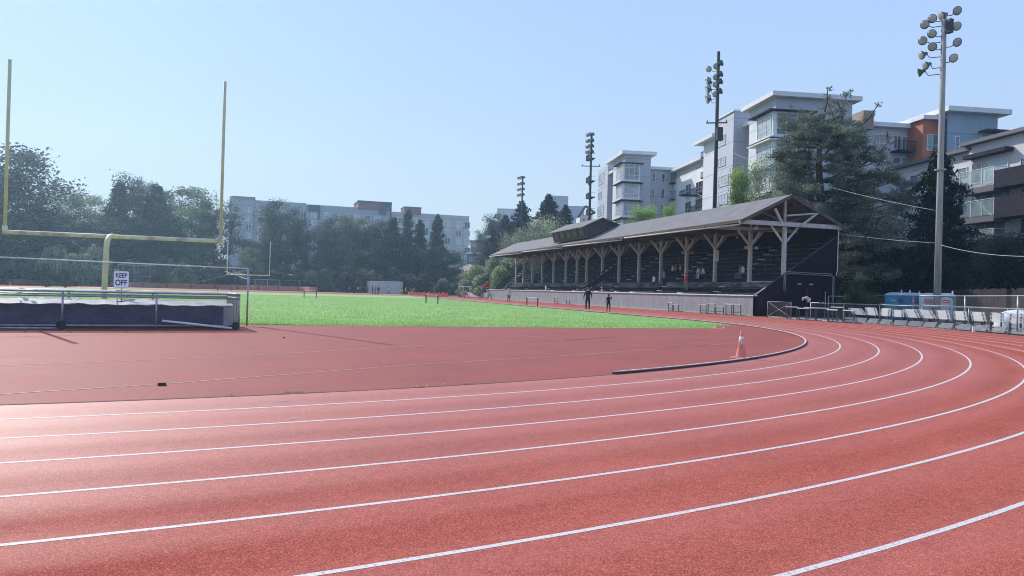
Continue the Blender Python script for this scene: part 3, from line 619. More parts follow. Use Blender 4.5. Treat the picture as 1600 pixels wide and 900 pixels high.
# seats
AIS=[57.9,68.4,80.0,90.5,101.5,112]
def rows():
    k=0
    for j in range(4): yield k,GX+.20+.60*j,1.00+.44*j,.60,True; k+=1
    for j in range(7): yield k,39.1+.60*j,3.16+.44*j,.60,False; k+=1
for k,X,z,wd,fr in rows():
    mb=MB(); mb.box(X,X+wd,GY0+.14,GY1,z-.5,z); t=mb.build('seat_tier',['seat_dark'],gs)
    mb=MB(); ys_=[GY0+.3]+[q for a in AIS for q in (a-.6,a+.6)]+[GY1-.3]
    for a,b in zip(ys_[::2],ys_[1::2]): mb.box(X+.25,X+.52,a,b,z+.33,z+.37)
    for a,b in zip(ys_[::2],ys_[1::2]):
        yy=a+.3
        while yy<b: mb.box(X+.3,X+.5,yy,yy+.06,z,z+.33); yy+=5.1
    mb.build('seat_plank',['seat_plank'],t)
    mb=MB()
    for a in AIS: mb.box(X-.03,X+.22,a-.45,a+.45,z+.003,z+.07)
    mb.build('aisle_step',['step_plank'],t)
MB().box(37.9,39.12,GY0+.14,GY1,2.66,2.78).build('walkway',['seat_plank'],gs)
MB().box(37.86,37.9,GY0+.14,GY1,2.2,2.79).build('walkway_edge',['seat_plank'],gs)
MB().box(37.9,38.05,GY0+.16,GY0+4.5,2.79,2.84).build('walkway_trim',['step_plank'],gs)
# dark stair enclosure below the press box
mb=MB(); Y=84.5
for s in (0,1.4): mb.add([(35.9,Y+s,1.7),(41.5,Y+s,5.6),(41.5,Y+s,6.0),(35.9,Y+s,2.2)],[(0,1,2,3)])
mb.bar((35.8,Y,2.5),(41.5,Y,6.3),.06,.10); mb.bar((35.8,Y+1.4,2.5),(41.5,Y+1.4,6.3),.06,.10)
mb.build('stair_parapet',['seat_dark'],gs)
for s in (0,1.4): MB().bar((35.7,Y+s-.05,1.75),(36.4,Y+s-.05,2.25),.08,.08).build('stair_rail_end',['step_plank'],gs)
# far end stair
st=MB()
for i in range(11): st.box(36.2+.42*i,36.6+.42*i,GY1+.3,GY1+2.2,1.0+.40*i,1.06+.40*i)
st.build('end_stair_steps',['white_paint'],gs)
MB().bar((35.7,GY1+.2,1.6),(41.2,GY1+.2,6.9),.15,.35).build('end_stair_rail',['seat_dark'],gs)
MB().bar((35.7,GY1+2.3,1.6),(41.2,GY1+2.3,6.9),.15,.35).build('end_stair_rail',['seat_dark'],gs)
# fixtures
for y,z in ((55.2,5.75),(65.75,5.75)):
    for s in (-.5,.5): MB().box(CXX+s-.16,CXX+s+.16,y-.2,y-.12,z-.12,z+.12).build('floodlight',['old_wood'],gs)
pb_=MB().box(CXX-.24,CXX+.24,60.38,60.42,4.75,5.75).build('notice_board',['sign_white'],gs)
mb=MB()
for z in (5.5,5.3,5.1): mb.box(CXX-.16,CXX+.16,60.368,60.376,z-.03,z+.03)
mb.build('notice_text',['galvanised'],pb_)
for x,y in ((1152,371),(1193,347),(1230,358)):
    p=at_x(x,y,43.15); MB().box(43.1,43.18,p.y-.12,p.y+.12,p.z-.12,p.z+.12).build('wall_lamp',['old_wood'],gs)
MB().lathe((36.9,52.2,7.15),[(.05,.2),(.20,.05),(.22,-.02),(.1,-.14)],14).build('ceiling_lamp',['lamp_lens'],gs,smooth=True)
# press box
PY0,PY1=81.9,93.2
mb=MB()
A=[(34.5,8.02),(38.45,9.72),(36.3,10.45),(34.1,9.42)]
mb.add([(x,PY0,z) for x,z in A]+[(x,PY1,z) for x,z in A],[(0,1,2,3),(7,6,5,4),(0,4,5,1),(1,5,6,2),(3,7,4,0)])
px_=mb.build('press_box',['press_box_wall'],gs)
mb=MB(); mb.bar((33.95,PY0-.3,9.38),(33.95,PY1+.3,9.38),.1,.16); mb.build('press_box_fascia',['old_wood'],px_)
mb=MB(); A=[(33.75,9.36),(36.3,10.55),(38.7,9.78),(38.7,9.70),(36.3,10.46),(33.75,9.27)]
mb.add([(x,PY0-.35,z) for x,z in A]+[(x,PY1+.35,z) for x,z in A],[(5,4,3,2,1,0),(6,7,8,9,10,11)]+[(i,(i+1)%6,6+(i+1)%6,6+i) for i in range(6)]); mb.build('press_box_roof',['roof_shingle'],px_)
for i in range(5):
    y0=PY0+.5+i*2.12; y1=y0+1.85
    f=lambda k,y,o:(34.5+(34.1-34.5)*k-o,y,8.02+(9.42-8.02)*k)
    mb=MB(); mb.quad(f(.28,y0,.02),f(.28,y1,.02),f(.88,y1,.02),f(.88,y0,.02)); pw=mb.build('press_window',['press_window'],px_)
    mb=MB()
    for (ka,ya,kb,yb) in ((.26,y0,.26,y1),(.9,y0,.9,y1),(.26,y0,.9,y0),(.26,y1,.9,y1)): mb.bar(f(ka,ya,.04),f(kb,yb,.04),.07,.07)
    mb.build('window_frame',['dark_steel'],pw)
# ------------------------------------------------------------------ light poles
def lamp(mb,mb2,c,d,s=1.0):
    c=Vector(c); d=Vector(d).normalized()
    mb.lathe(c,[(.06*s,-.42*s),(.10*s,-.40*s),(.12*s,-.28*s),(.14*s,-.22*s),(.24*s,-.1*s),(.29*s,0),(.30*s,.03*s)],14,axis=d)
    mb2.lathe(c+d*.035*s,[(.27*s,0),(.2*s,.03*s),(.05*s,.045*s)],14,axis=d)
def light_pole(px0,px1,X,D,mats,r0,r1,heads,label,arm=None,box=None,base_extra=0):
    if X is not None: a=at_x(*px0,X); b=at_x(*px1,X)
    else: a=at_r(*px0,D); b=at_r(*px1,D)
    x,y=(a.x+b.x)/2,(a.y+b.y)/2; zt=b.z; g=terrain(x,y)-.2
    t=thing('light_pole',(x,y,g),label,'light pole','tall floodlight poles behind the grandstand')
    MB().tube([(x,y,g),(x,y,(g+zt)/2),(x,y,zt)],[r0,(r0+r1)/2,r1],14).build('pole',[mats],t,smooth=True)
    view=Vector((x,y,0)).normalized(); side=Vector((view.y,-view.x,0))
    for (s,z,d) in heads:
        m1,m2,m4=MB(),MB(),MB(); hz=zt+z; dd=Vector((d[0],d[1],d[2])); p=Vector((x,y,hz))+side*s-view*.1
        q=Vector((x,y,hz-.25))+side*(.0); back=p-dd.normalized()*.42*hs_
        m4.tube([q,Vector((x,y,hz-.25))+side*s*.6,back-Vector((0,0,.12)),back],.03,6)
        lamp(m1,m2,p,dd,hs_); h=m1.build('floodlight',['lamp_housing'],t,smooth=True); m2.build('lens',['lamp_lens'],h,smooth=True); m4.build('bracket',['dark_steel'],h)
    if arm:
        for (z,l) in arm: MB().bar(Vector((x,y,zt+z))-side*l+Vector((0,0,.03)),Vector((x,y,zt+z))+side*l,.12,.12).build('cross_arm',['pole_wood_backlit'],t)
        for (z,l) in arm:
            for s in (-.9,.9): MB().tube([Vector((x,y,zt+z))+side*l*s,Vector((x,y,zt+z+.35))+side*l*s],.05,6).build('insulator',['dark_steel'],t)
    if box:
        for (s,z,w,h) in box:
            p=Vector((x,y,zt+z))+side*s-view*.25; MB().box(p.x-w/2,p.x+w/2,p.y-.2,p.y+.2,p.z-h/2,p.z+h/2).build('transformer_box',['dark_steel'],t)
    return t,Vector((x,y,zt))
FD=Vector((-.83,-.45,-.42)); FC=Vector((-.35,-.9,-.4)); FB=Vector((-.95,.2,-.42)); FA=Vector((-.75,.7,-.35))
hs_=1.1
# px/m for the near pole: 18.4 ; heads given in photo pixels relative to the top
k=1/18.6
hd=[(-3*k,-2*k,FB),(-14*k,-4*k,FD),(-23*k,-11*k,FD),(15*k,2*k,FC),(-14*k,-25*k,FD),(-25*k,-33*k,FD),(15*k,-19*k,FC),(-13*k,-43*k,FD),(-26*k,-53*k,FB),(16*k,-41*k,FC),(-21*k,-68*k,FB),(-29*k,-77*k,FA),(12*k,-62*k,FC)]
hd=[(s,z-.1,d) for s,z,d in hd]
P1,T1_=light_pole((1461,465),(1479,19),46,None,'pole_wood_sunlit',.255,.17,hd,'pale grey wooden floodlight pole right of the dark conifer, nearest of the tall poles',box=[(.35,-1.1,.35,1.0)])
p=Vector((T1_.x,T1_.y,0)); 
MB().lathe((T1_.x,T1_.y,at_x(1467,266,46).z),[(.26,-.05),(.40,-.04),(.40,.05),(.26,.06)],14).build('collar',['pole_wood_sunlit'],P1)
def grid(k):
    o=[]
    for j,z in enumerate((-28,-46,-58,-74)):
        o+=[(-15*k,z*k,FD),(-3*k,(z+4)*k,FC),(5*k,(z+9)*k,-FB)]
        if j: o.append((-16*k,(z-6)*k,FB))
    return o
hs_=1.2
P2,T2_=light_pole((1115,325),(1124.5,80),46,None,'pole_wood_backlit',.26,.17,grid(1/14.6),'dark backlit floodlight pole with cross arm rising behind the middle of the grandstand roof',arm=[(-8.0,1.15)],box=[(.3,-9.3,.7,1.5)])
hs_=1.05
def grid2(k):
    o=[]
    for z in (-4,-14,-23,-32): o+=[(-7*k,z*k,FD),(-2.5*k,(z+1.5)*k,FC),(3*k,(z+2)*k,-FB)]
    return o
P3,T3_=light_pole((920,345),(925.5,207),46,None,'pole_wood_backlit',.24,.16,grid2(1/10.2),'dark floodlight pole with a long cross arm just left of the glass cornered apartment block',arm=[(-5.3,1.5)],box=[(-.1,-7.6,.4,1.4)])
P4,T4_=light_pole((814,390),(816.5,275),46,None,'pole_wood_backlit',.20,.15,grid2(1/8.0),'farthest and shortest looking floodlight pole in front of the dark conifers')
# overhead cables
def cable(a,b,sag,label,rr=.016):
    a=Vector(a);b=Vector(b); pts=[a.lerp(b,i/24)-Vector((0,0,sag*4*(i/24)*(1-i/24))) for i in range(25)]
    return tag(MB().tube(pts,rr,6).build('overhead_cable',['cable'],smooth=True),label,'cable','overhead cables')
zc=at_x(1466,330,46).z
cable(at_x(1122,228,46),(46,T1_.y,zc),.75,'pale cable sagging from the backlit pole down to the grey pole, uppermost of the cables')
cable((46.2,T2_.y+4,T2_.z-15.5),(46.0,T1_.y,at_x(1463,380,46).z),1.1,'pale cable meeting the grey pole low down, beside the grandstand gable')
pq=at_x(1463,382,46); cable((46,T1_.y,pq.z),at_r(1640,400,52),.3,'thin cable running right from the grey pole in front of the dark hedge')
#PART3
# ------------------------------------------------------------------ people
def figure(name_label,loc,heading,h=1.75,lean=0,hipL=0,hipR=0,kneeL=0,kneeR=0,shL=8,shR=-8,abL=12,abR=12,elL=20,elR=20,top='black',bottom='black',skin='skin',hair='hair',shoe='shoe_dark',sleeve='long',shorts=False,sit=False,head_tilt=0,fingers=False,hat=None,group=None,build=1.0,vest=None):
    S=h/1.75; vs=[];es=[];rs=[];mats=[]
    def add(p,r,par,m):
        vs.append(Vector(p)*S); rs.append(r*S*(build if m!='skin' else 1)); 
        if par is not None: es.append((par,len(vs)-1)); mats.append(m)
        return len(vs)-1
    ln=R(lean); up_=Vector((0,math.sin(ln),math.cos(ln))); fwv=Vector((0,math.cos(ln),-math.sin(ln)))
    pz=.93 if not sit else .50
    if not sit:
        def drop(hp,kn): return .44*math.cos(R(hp))+.43*math.cos(R(hp-kn))
        pz=max(drop(hipL,kneeL),drop(hipR,kneeR))+.075
    P0=Vector((0,0,pz))
    pel=add(P0,.125,None,None)
    wa=add(P0+up_*.16,.118,pel,'top'); ch=add(P0+up_*.36,.150,wa,'top'); nb=add(P0+up_*.50,.085,ch,'top'); nk=add(P0+up_*.57,.055,nb,'skin')
    ht=R(head_tilt)+ln*.5; hu=Vector((0,math.sin(ht),math.cos(ht)))
    hb=add(vs[nk]/S+hu*.07+Vector((0,.012,0)),.078,nk,'skin'); hm=add(vs[nk]/S+hu*.13+Vector((0,.018,0)),.098,hb,'skin'); htp=add(vs[nk]/S+hu*.215+Vector((0,.0,0)),.072,hm,'skin')
    for s,sh,ab,el,hp,kn in ((-1,shL,abL,elL,hipL,kneeL),(1,shR,abR,elR,hipR,kneeR)):
        s0=add(P0+up_*.465+Vector((s*.15,0,0)),.070,nb,'top')
        a=R(sh)+0; b=R(ab)
        def dirv(ang,out): 
            v=Vector((s*math.sin(out),math.sin(ang)*math.cos(out),-math.cos(ang)*math.cos(out))); return v
        d1=dirv(a+ln*.3,b); e0=add(vs[s0]/S+Vector((s*.03,0,-.01))+d1*.27,.047,s0,'top' if sleeve=='long' else 'topsk')
        d2=dirv(a+R(el)+ln*.3,b*.3); w0=add(vs[e0]/S+d2*.24,.032,e0,'top' if sleeve=='long' else 'skin')
        hn=add(vs[w0]/S+d2*.075,.036,w0,'skin')
        if fingers:
            for j in range(4):
                f0=add(vs[hn]/S+d2*.05+Vector((0,(j-1.5)*.019,0)),.0095,hn,'skin'); add(vs[f0]/S+(d2+Vector((-s*.35,0,0))).normalized()*(.040-.004*abs(j-1.3)),.008,f0,'skin')
            t0=add(vs[hn]/S+Vector((0,.042,.008))+d2*.01,.010,hn,'skin'); add(vs[t0]/S+Vector((0,.014,0))+d2*.03,.009,t0,'skin')
        else: add(vs[hn]/S+d2*.07,.022,hn,'skin')
        h0=add(P0+Vector((s*.095,0,-.03)),.098,pel,'bottom')
        A=R(hp); d=Vector((s*.06,math.sin(A),-math.cos(A))); k0=add(vs[h0]/S+d*.42,.062,h0,'bottom')
        A2=R(hp-kn); d=Vector((s*.02,math.sin(A2),-math.cos(A2))); 
        cf=add(vs[k0]/S+d*.14,.058,k0,'skin' if shorts else 'bottom'); an=add(vs[k0]/S+d*.40,.040,cf,'skin' if shorts else 'bottom')
        fd=Vector((s*.15,math.cos(A2*.5),math.sin(min(A2,0))*.8)); he=add(vs[an]/S+Vector((0,-.02,-.03)),.042,an,'shoe'); add(vs[he]/S+fd*.13+Vector((0,0,-.008)),.036,he,'shoe')
    me=bpy.data.meshes.new('p'); me.from_pydata([tuple(v) for v in vs],es,[]); o=bpy.data.objects.new('p',me); col.objects.link(o)
    md=o.modifiers.new('s','SKIN'); md.use_smooth_shade=True
    for i,q in enumerate(rs): me.skin_vertices[0].data[i].radius=(q,q)
    for i in (wa,ch): me.skin_vertices[0].data[i].radius=(rs[i]*1.15,rs[i]*.78)
    me.skin_vertices[0].data[pel].use_root=True
    md2=o.modifiers.new('ss','SUBSURF'); md2.levels=1; md2.render_levels=1
    bpy.context.view_layer.update()
    me2=bpy.data.meshes.new_from_object(o.evaluated_get(bpy.context.evaluated_depsgraph_get()))
    bpy.data.objects.remove(o)
    cols=[CL[skin],CL[top],CL[bottom],CL[shoe]]; me2.materials.clear()
    for c_ in cols: me2.materials.append(c_)
    V=np.array([tuple(v) for v in vs]); A_=V[[e[0] for e in es]]; B_=V[[e[1] for e in es]]; D_=B_-A_; L2=(D_**2).sum(1)+1e-9
    for pgn in me2.polygons:
        c_=np.array(pgn.center); t_=np.clip(((c_-A_)*D_).sum(1)/L2,0,1); q=A_+D_*t_[:,None]; i=int(np.argmin(((c_-q)**2).sum(1)-(np.array([rs[e[1]] for e in es])**2)*.6)); m_=mats[i]
        if m_=='topsk': m_='top' if t_[i]<.5 else 'skin'
        pgn.material_index={'skin':0,'top':1,'bottom':2,'shoe':3}[m_]; pgn.use_smooth=True
    # nose and eyes joined into the body mesh
    bm=bmesh.new(); bm.from_mesh(me2); hc=vs[hm]
    def blob(c,r,mi,sc):
        res=bmesh.ops.create_icosphere(bm,subdivisions=1,radius=r,matrix=Matrix.Translation(c)@Matrix.Diagonal((*sc,1)))
        for v_ in res['verts']:
            for f_ in v_.link_faces: f_.material_index=mi; f_.smooth=True
    blob(hc+Vector((0,.098,-.012))*S,.018*S,0,(.7,1,1.3))
    for s in (-1,1):
        blob(hc+Vector((s*.033,.086,.015))*S,.010*S,2,(1.2,.6,.7)); blob(hc+Vector((s*.098,0,-.005))*S,.022*S,0,(.45,.8,1.2))
    blob(hc+Vector((0,.09,-.05))*S,.016*S,2,(1.4,.35,.3))
    bm.to_mesh(me2); bm.free()
    me2.name='person'; po=bpy.data.objects.new('person',me2); col.objects.link(po); po.location=loc; po.rotation_euler=(0,0,heading)
    tag(po,name_label,'person',group)
    mb=MB(); hc=vs[hm]; n=12
    prof=[(.104,-.03),(.112,.02),(.105,.06),(.08,.10),(.04,.122),(.005,.127)]
    vv=[];
    for r_,z in prof:
        for k in range(n):
            a=2*math.pi*k/n; yy=r_*math.sin(a)*1.02; zz=z+(.045 if math.sin(a)>.3 and z<.03 else 0)
            vv.append((hc.x+r_*math.cos(a)*S,hc.y+(yy-.012)*S,hc.z+zz*S))
    mb.add(vv,[(i*n+k,i*n+(k+1)%n,(i+1)*n+(k+1)%n,(i+1)*n+k) for i in range(len(prof)-1) for k in range(n)])
    hm_=bpy.data.meshes.new('hair'); hm_.from_pydata(mb.v,[],mb.f); hm_.materials.append(CL[hat or hair]); hm_.polygons.foreach_set('use_smooth',[True]*len(mb.f))
    ho=bpy.data.objects.new('cap' if hat else 'hair',hm_); col.objects.link(ho); ho.parent=po
    if vest:
        bm=bmesh.new(); c0=(vs[wa]+vs[ch])/2
        bmesh.ops.create_cube(bm,size=1,matrix=Matrix.Translation(c0+Vector((0,0,.02)))@Matrix.Diagonal((.40*S,.30*S,.50*S,1)))
        bmesh.ops.bevel(bm,geom=bm.edges[:],offset=.09*S,segments=3,affect='EDGES')
        vm=bpy.data.meshes.new('vest'); bm.to_mesh(vm); bm.free(); vm.materials.append(CL[vest]); vo=bpy.data.objects.new('vest',vm); col.objects.link(vo); vo.parent=po
    return po
def G(x,y): p=at_z(x,y); return (p.x,p.y,0.006)
def face(p,q=(0,0)): return math.atan2(-(q[0]-p[0]),(q[1]-p[1]))
TO=(0,0)
p=G(918,485.5); figure('tall person in black tracksuit and white shoes standing with hands in pockets',p,R(150),h=1.93,shL=-12,shR=-12,abL=22,abR=22,elL=48,elR=48,top='black',bottom='black',shoe='shoe',fingers=True,hipL=6,hipR=-6,build=1.12)
p=G(950.5,488.5); figure('small runner in black singlet and shorts, hand raised, near the tall person in black',p,R(160),h=1.42,hipL=18,kneeL=30,hipR=-5,kneeR=8,shL=60,elL=110,shR=-15,elR=30,top='black',bottom='black',skin='skin_brown',sleeve='short',shorts=True,shoe='shoe_dark',fingers=True)
p=G(795,472.5); figure('official in lime hi-vis vest and dark trousers standing on the far straight',p,R(170),h=1.76,top='white',bottom='black',vest='hivis',abL=28,abR=28,shoe='shoe_dark',hat='white')
p=G(729,466); figure('person in bright red shorts stepping on the track near the low white boards',p,R(60),h=1.75,lean=28,hipL=35,hipR=-20,kneeL=20,kneeR=10,top='white',bottom='red',shorts=True,skin='skin_brown',sleeve='short',build=1.25)
p=G(753,465.5); figure('person in dark clothes standing just left of the red flag',p,R(120),h=1.78,top='teal',bottom='black')
far=[(546,457.5,'grey','black',dict(lean=25,hipL=50,kneeL=70,hipR=40,kneeR=60),'crouching person in grey, leftmost of the group by the grey shed'),
(558,458,'white','navy',dict(lean=30,hipL=30,kneeL=40),'person in a white top bending over left of the grey shed'),
(564,458,'grey','black',dict(lean=10),'person in grey top standing next to the one bending over left of the shed'),
(574,459,'red','black',dict(),'person in a red top standing at the left edge of the grey shed'),
(582,460.5,'navy','black',dict(abL=20),'person in navy standing left in front of the grey shed'),
(586,460,'grey','navy',dict(lean=12),'person in grey and navy standing close behind the tall dark one by the shed'),
(591,461,'black','black',dict(),'tall person all in black at the middle of the grey shed'),
(607,460,'white','red',dict(abL=25),'person with white top over dark red shorts before the shed'),
(628,460.5,'hivis','black',dict(lean=25,hipL=60,kneeL=90,hipR=60,kneeR=90),'crouching official in hi-vis at the right end of the shed'),
(633,461,'hivis','navy',dict(lean=8),'official in hi-vis standing at the right end of the shed'),
(642,461.5,'teal','black',dict(abL=20,lean=6),'person in teal standing right of the two hi-vis officials'),
(646,461.5,'grey','blue',dict(hipL=15,hipR=-15),'person in grey and blue, rightmost of the group by the shed')]
for x,y,t_,b_,kw,lb in far:
    figure(lb,G(x,y),R(random.uniform(0,360)),h=random.uniform(1.66,1.82),top=t_,bottom=b_,group='people gathered by the grey shed',**kw)
# people in the stand (z of rows)
def row(j): return (GX+.20+.60*j+.3,1.00+.44*j)
def stand(x,y,X,z,lb,hd=None,**kw):
    q=at_x(x,y,X); return figure(lb,(X,q.y,z),R(100) if hd is None else hd,**kw)
stand(1022,447,row(2)[0],row(2)[1],'person in white shirt stretching one leg forward on the front rows of the stand',hipL=70,kneeL=40,top='white',bottom='navy',lean=5)
stand(1038,444,row(3)[0],row(3)[1],'person in dark grey standing just right of the one stretching a leg',top='grey',bottom='black',lean=8)
stand(1073,449,row(2)[0],row(2)[1],'person in bright red jacket and grey trousers standing on the front rows below a column',top='red',bottom='grey',lean=8,hair='hair')
sit=dict(sit=True,hipL=85,hipR=85,kneeL=80,kneeR=80,lean=10)
def seat(x,y,j,lb,**kw):
    X=39.1+.60*j+.35; z=3.16+.44*j+.37-.50+.09; k=dict(sit); k.update(kw); stand(x,y,X,z,lb,hd=R(90),**k)
for x,t_,b_,lb in ((1052,'white','navy','person in white sitting high up, leftmost of the small group left of the red jacket'),(1057,'grey','black','person in grey sitting high up in the middle of the small group'),(1064,'pink','navy','person in pink sitting at the right of the small group')):
    seat(x,430,1,lb,top=t_,bottom=b_)
for x,t_,b_,lb in ((1093,'white','grey','seated person in white at the left of the three'),(1096.5,'grey','white','seated person in grey between two others above the walkway'),(1101,'white','black','seated person in white and black at the right of the three')):
    seat(x,438,0,lb,top=t_,bottom=b_,lean=22)
seat(1156,438,0,'person in pale grey sitting, left one of the pair by the second column',top='grey',bottom='khaki',lean=-5)
seat(1162,438,0,'person in white shirt sitting close beside the pale grey one by the second column',top='white',bottom='grey')
stand(942,452,row(0)[0]+.1,.5,'person in pink top leaning on the white wall cap above the running track',top='pink',bottom='navy',hat='white',lean=15,abL=40,abR=40,elL=60)
stand(948,431,39.5,3.0,'person in white standing alone in the shade near the dark stair',top='white',bottom='navy')
stand(853,450,row(0)[0]+.1,.8,'small person in white behind the wall cap left of the coach',top='white',bottom='grey')
stand(805,438,39.6,2.2,'person in pale clothes on the far end stair',top='grey',bottom='khaki')
# ------------------------------------------------------------------ hurdles
def make_hurdle(h=.91,name='hurdle',back_tilt=0,label='',loc=(0,0,0),W=.96):
    t=thing(name,(0,0,0),label,'hurdle')
    mb=MB(); mb.box(-W/2,W/2,-.012,.045,h-.07,h); mb.build('board',['hurdle_board'],t)
    for s in (-1,1):
        x=s*(W/2-.10); MB().box(x-.026,x+.026,-.06,-.014,.05,h-.02).build('leg',['hurdle_leg'],t)
        mb=MB(); mb.box(x-.022,x+.022,-.72,.0,.0,.045); mb.box(x-.03,x+.03,-.10,.0,.045,.13); mb.build('foot',['hurdle_base'],t)
    MB().box(-W/2+.12,W/2-.12,-.045,-.015,.20,.24).build('stretcher',['hurdle_leg'],t)
    return t
proto={h:make_hurdle(h) for h in (.58,.60,.65,.68,.72,.76,.79,.84,.86,.91,.93,1.0)}
used=set()
def place(h,x,y,rz,label,group,z=0.006):
    o=proto[h]
    if h in used: o=dup(o)
    used.add(h); o.location=(x,y,z); o.rotation_euler=(0,0,rz); o['label']=label; o['group']=group; return o
k=0
for x,y,h,w in ((1047,484,.84,'leftmost of the pair'),(1055.5,484.5,.68,'right one of the pair')):
    p=at_x(x,y,34.5); place(h,p.x,p.y,R(100 if k else 92),f'white topped hurdle by the stand wall, {w} below the red jacket','hurdles left in front of the grandstand wall'); k+=1
for x,y,h,w in ((1098,487,.76,'leftmost, low and wide'),(1111,488,.91,'second, taller one'),(1124,489,.68,'low one in the middle'),(1138,490,.91,'tall, left of the long pair'),(1151,491,.91,'tall, right of the long pair')):
    p=at_x(x,y,34.5); place(h,p.x,p.y,R(100)+random.uniform(-.2,.2),f'hurdle at the near end of the stand wall: {w}','hurdles left in front of the grandstand wall')
for x,y,h,w in ((868,471,.84,'left of the coach in black, far one of two'),(887,472.5,.68,'left of the coach in black, near one of two')):
    p=at_x(x,y,34.6); place(h,p.x,p.y,R(98),f'small hurdle by the stand wall, {w}','hurdles left in front of the grandstand wall')
for i,(x,y,h,w) in enumerate(((1229,499,.91,'leftmost, next to the pipe gate'),(1247,500,.84,'second from the pipe gate'),(1258,501,.91,'third from the pipe gate'),(1276,502,.91,'fourth from the pipe gate'),(1292,503.5,.84,'fifth from the pipe gate'),(1300,503,1.0,'tallest, behind the low one'),(1318,505,.84,'low one next to the first nested stack'))):
    p=at_z(x,y); place(h,p.x+.4,p.y,R(102)+random.uniform(-.25,.25),f'loose hurdle in the row by the fence: {w}','loose hurdles in the row by the rail fence')
# nested stacks
names=['beside the loose row, leftmost stack','second stack from the loose row','stack below the arched blue toilet roof','stack just left of the middle blue toilet','stack in front of the red signed blue toilet','stack below the first white toilet','stack below the second white toilet','stack below the green sided toilet','stack right of the green sided toilet','stack before the tall fence post','stack left of the white tarp mound','stack under the white tarp mound, rightmost']
lv=['rearmost','second from the rear','third from the rear','middle','third from the front','second from the front','frontmost']
sx0=[(1330,503.5),(1348,504.5),(1368,506),(1388,507.5),(1410,509),(1434,510.5),(1457,512),(1483,514),(1511,516),(1538,518),(1567,520.5),(1598,523)]
hts=[1.0,.93,.86,.79,.72,.65,.58]
for i,(x,y) in enumerate(sx0):
    p=at_z(x,y); nx=at_z(*sx0[min(i+1,11)]); pv=at_z(*sx0[max(i-1,0)]); d=(nx-pv).normalized(); rz=math.atan2(d.y,d.x)
    # feet point towards the track (local -y)
    back=Vector((-math.sin(rz),math.cos(rz),0))
    if back.x<0: rz+=math.pi; back=-back
    SH=1 if (math.cos(rz)*math.cos(YAW)-math.sin(rz)*math.sin(YAW))>0 else -1
    for j in range(7):
        q=p+back*(1.05-.13*j)+Vector((math.cos(rz),math.sin(rz),0))*((.17*j-.5)*SH)
        place(hts[j] if i not in (0,3) else hts[min(j+1,6)],q.x,q.y,rz+random.uniform(-.03,.03),f'{lv[j]} hurdle in the {names[i]}','hurdles nested in stacks along the outside of the curve')
pan=None
for i,(x,y) in enumerate(sx0):
    p=at_z(x,y); nx=at_z(*sx0[min(i+1,11)]); pv=at_z(*sx0[max(i-1,0)]); d=(nx-pv).normalized(); n_=Vector((d.y,-d.x,0)); n_=n_ if n_.x<0 else -n_
    mb=MB(); a=p-d*.46+n_*.05; b=p+d*.46+n_*.05
    for k_ in range(5):
        o0=n_*(.04+.075*k_)+Vector((0,0,.30-.06*k_)); mb.bar(a+o0+d*.05*k_,b+o0+d*.05*k_,.05,.055)
    for e_ in (a,b): mb.bar(e_+Vector((0,0,.28)),e_+n_*.36+Vector((0,0,.02)),.03,.03)
    tag(mb.build('slatted_tray',['tray_grey']),'grey slatted tray below the '+names[i],'tray','grey slatted trays in front of the nested hurdles')
for h in proto:
    if h not in used:
        for ch in list(proto[h].children): bpy.data.objects.remove(ch)
        bpy.data.objects.remove(proto[h])
# ------------------------------------------------------------------ fences
def rail_fence(name,pts,h,label,posts,rails,r=.025,mesh=None,m='galvanised',cat='fence',group=None,zf=None):
    zf=zf or (lambda x,y:0)
    c=pts[0]; t=thing(name,(c[0],c[1],zf(*c)),label,cat,group)
    P=[Vector((x,y,zf(x,y))) for x,y in pts]
    for a,b in zip(P,P[1:]):
        for z in rails: MB().tube([a+Vector((0,0,z)),b+Vector((0,0,z))],r,6).build('rail',[m],t,smooth=True)
        if mesh: MB().quad(a+Vector((0,0,.05)),b+Vector((0,0,.05)),b+Vector((0,0,h)),a+Vector((0,0,h))).build('mesh_panel',[mesh],t)
    mb=MB(); 
    for a,b in zip(P,P[1:]):
        n_=max(1,round((b-a).length/posts))
        for i in range(n_+ (b is P[-1])):
            q=a.lerp(b,i/n_); MB().tube([q,q+Vector((0,0,h+.02))],r*1.15,6).build('post',[m],t,smooth=True)
    return t
g0=at_z(1199,496.5); g1=at_z(1232,499)
t=rail_fence('pipe_gate',[(g0.x,g0.y),(g1.x+.2,g1.y)],1.2,'small galvanised pipe gate with crossed diagonals beside the dark end wall of the stand',3,[.12,1.2],.024,'chain_link',m='hurdle_base',cat='gate')
MB().tube([(g0.x,g0.y,.12),(g1.x+.2,g1.y,1.2)],.013,6).build('diagonal',['hurdle_base'],t); MB().tube([(g0.x,g0.y,1.2),(g1.x+.2,g1.y,.12)],.013,6).build('diagonal',['hurdle_base'],t)
fp=[at_z(x,y) for x,y in ((1232,498.5),(1340,503.5),(1480,510.5))]+[Vector((38.2,24.5,0))]
fp=[(q.x+2.3,q.y+.55) for q in fp]
rail_fence('rail_fence',fp,1.22,'low galvanised chain link fence running behind the hurdles along the outside of the curve',3.1,[.1,1.2],.026,'chain_link')
b1=[at_r(x,472,D) for x,D in ((1320,74),(1508,52),(1720,36))]
rail_fence('tall_chain_fence',[(q.x,q.y) for q in b1],1.9,'taller chain link fence behind the portable toilets with a thick post beside them',7,[1.25,1.9],.035,'chain_link')
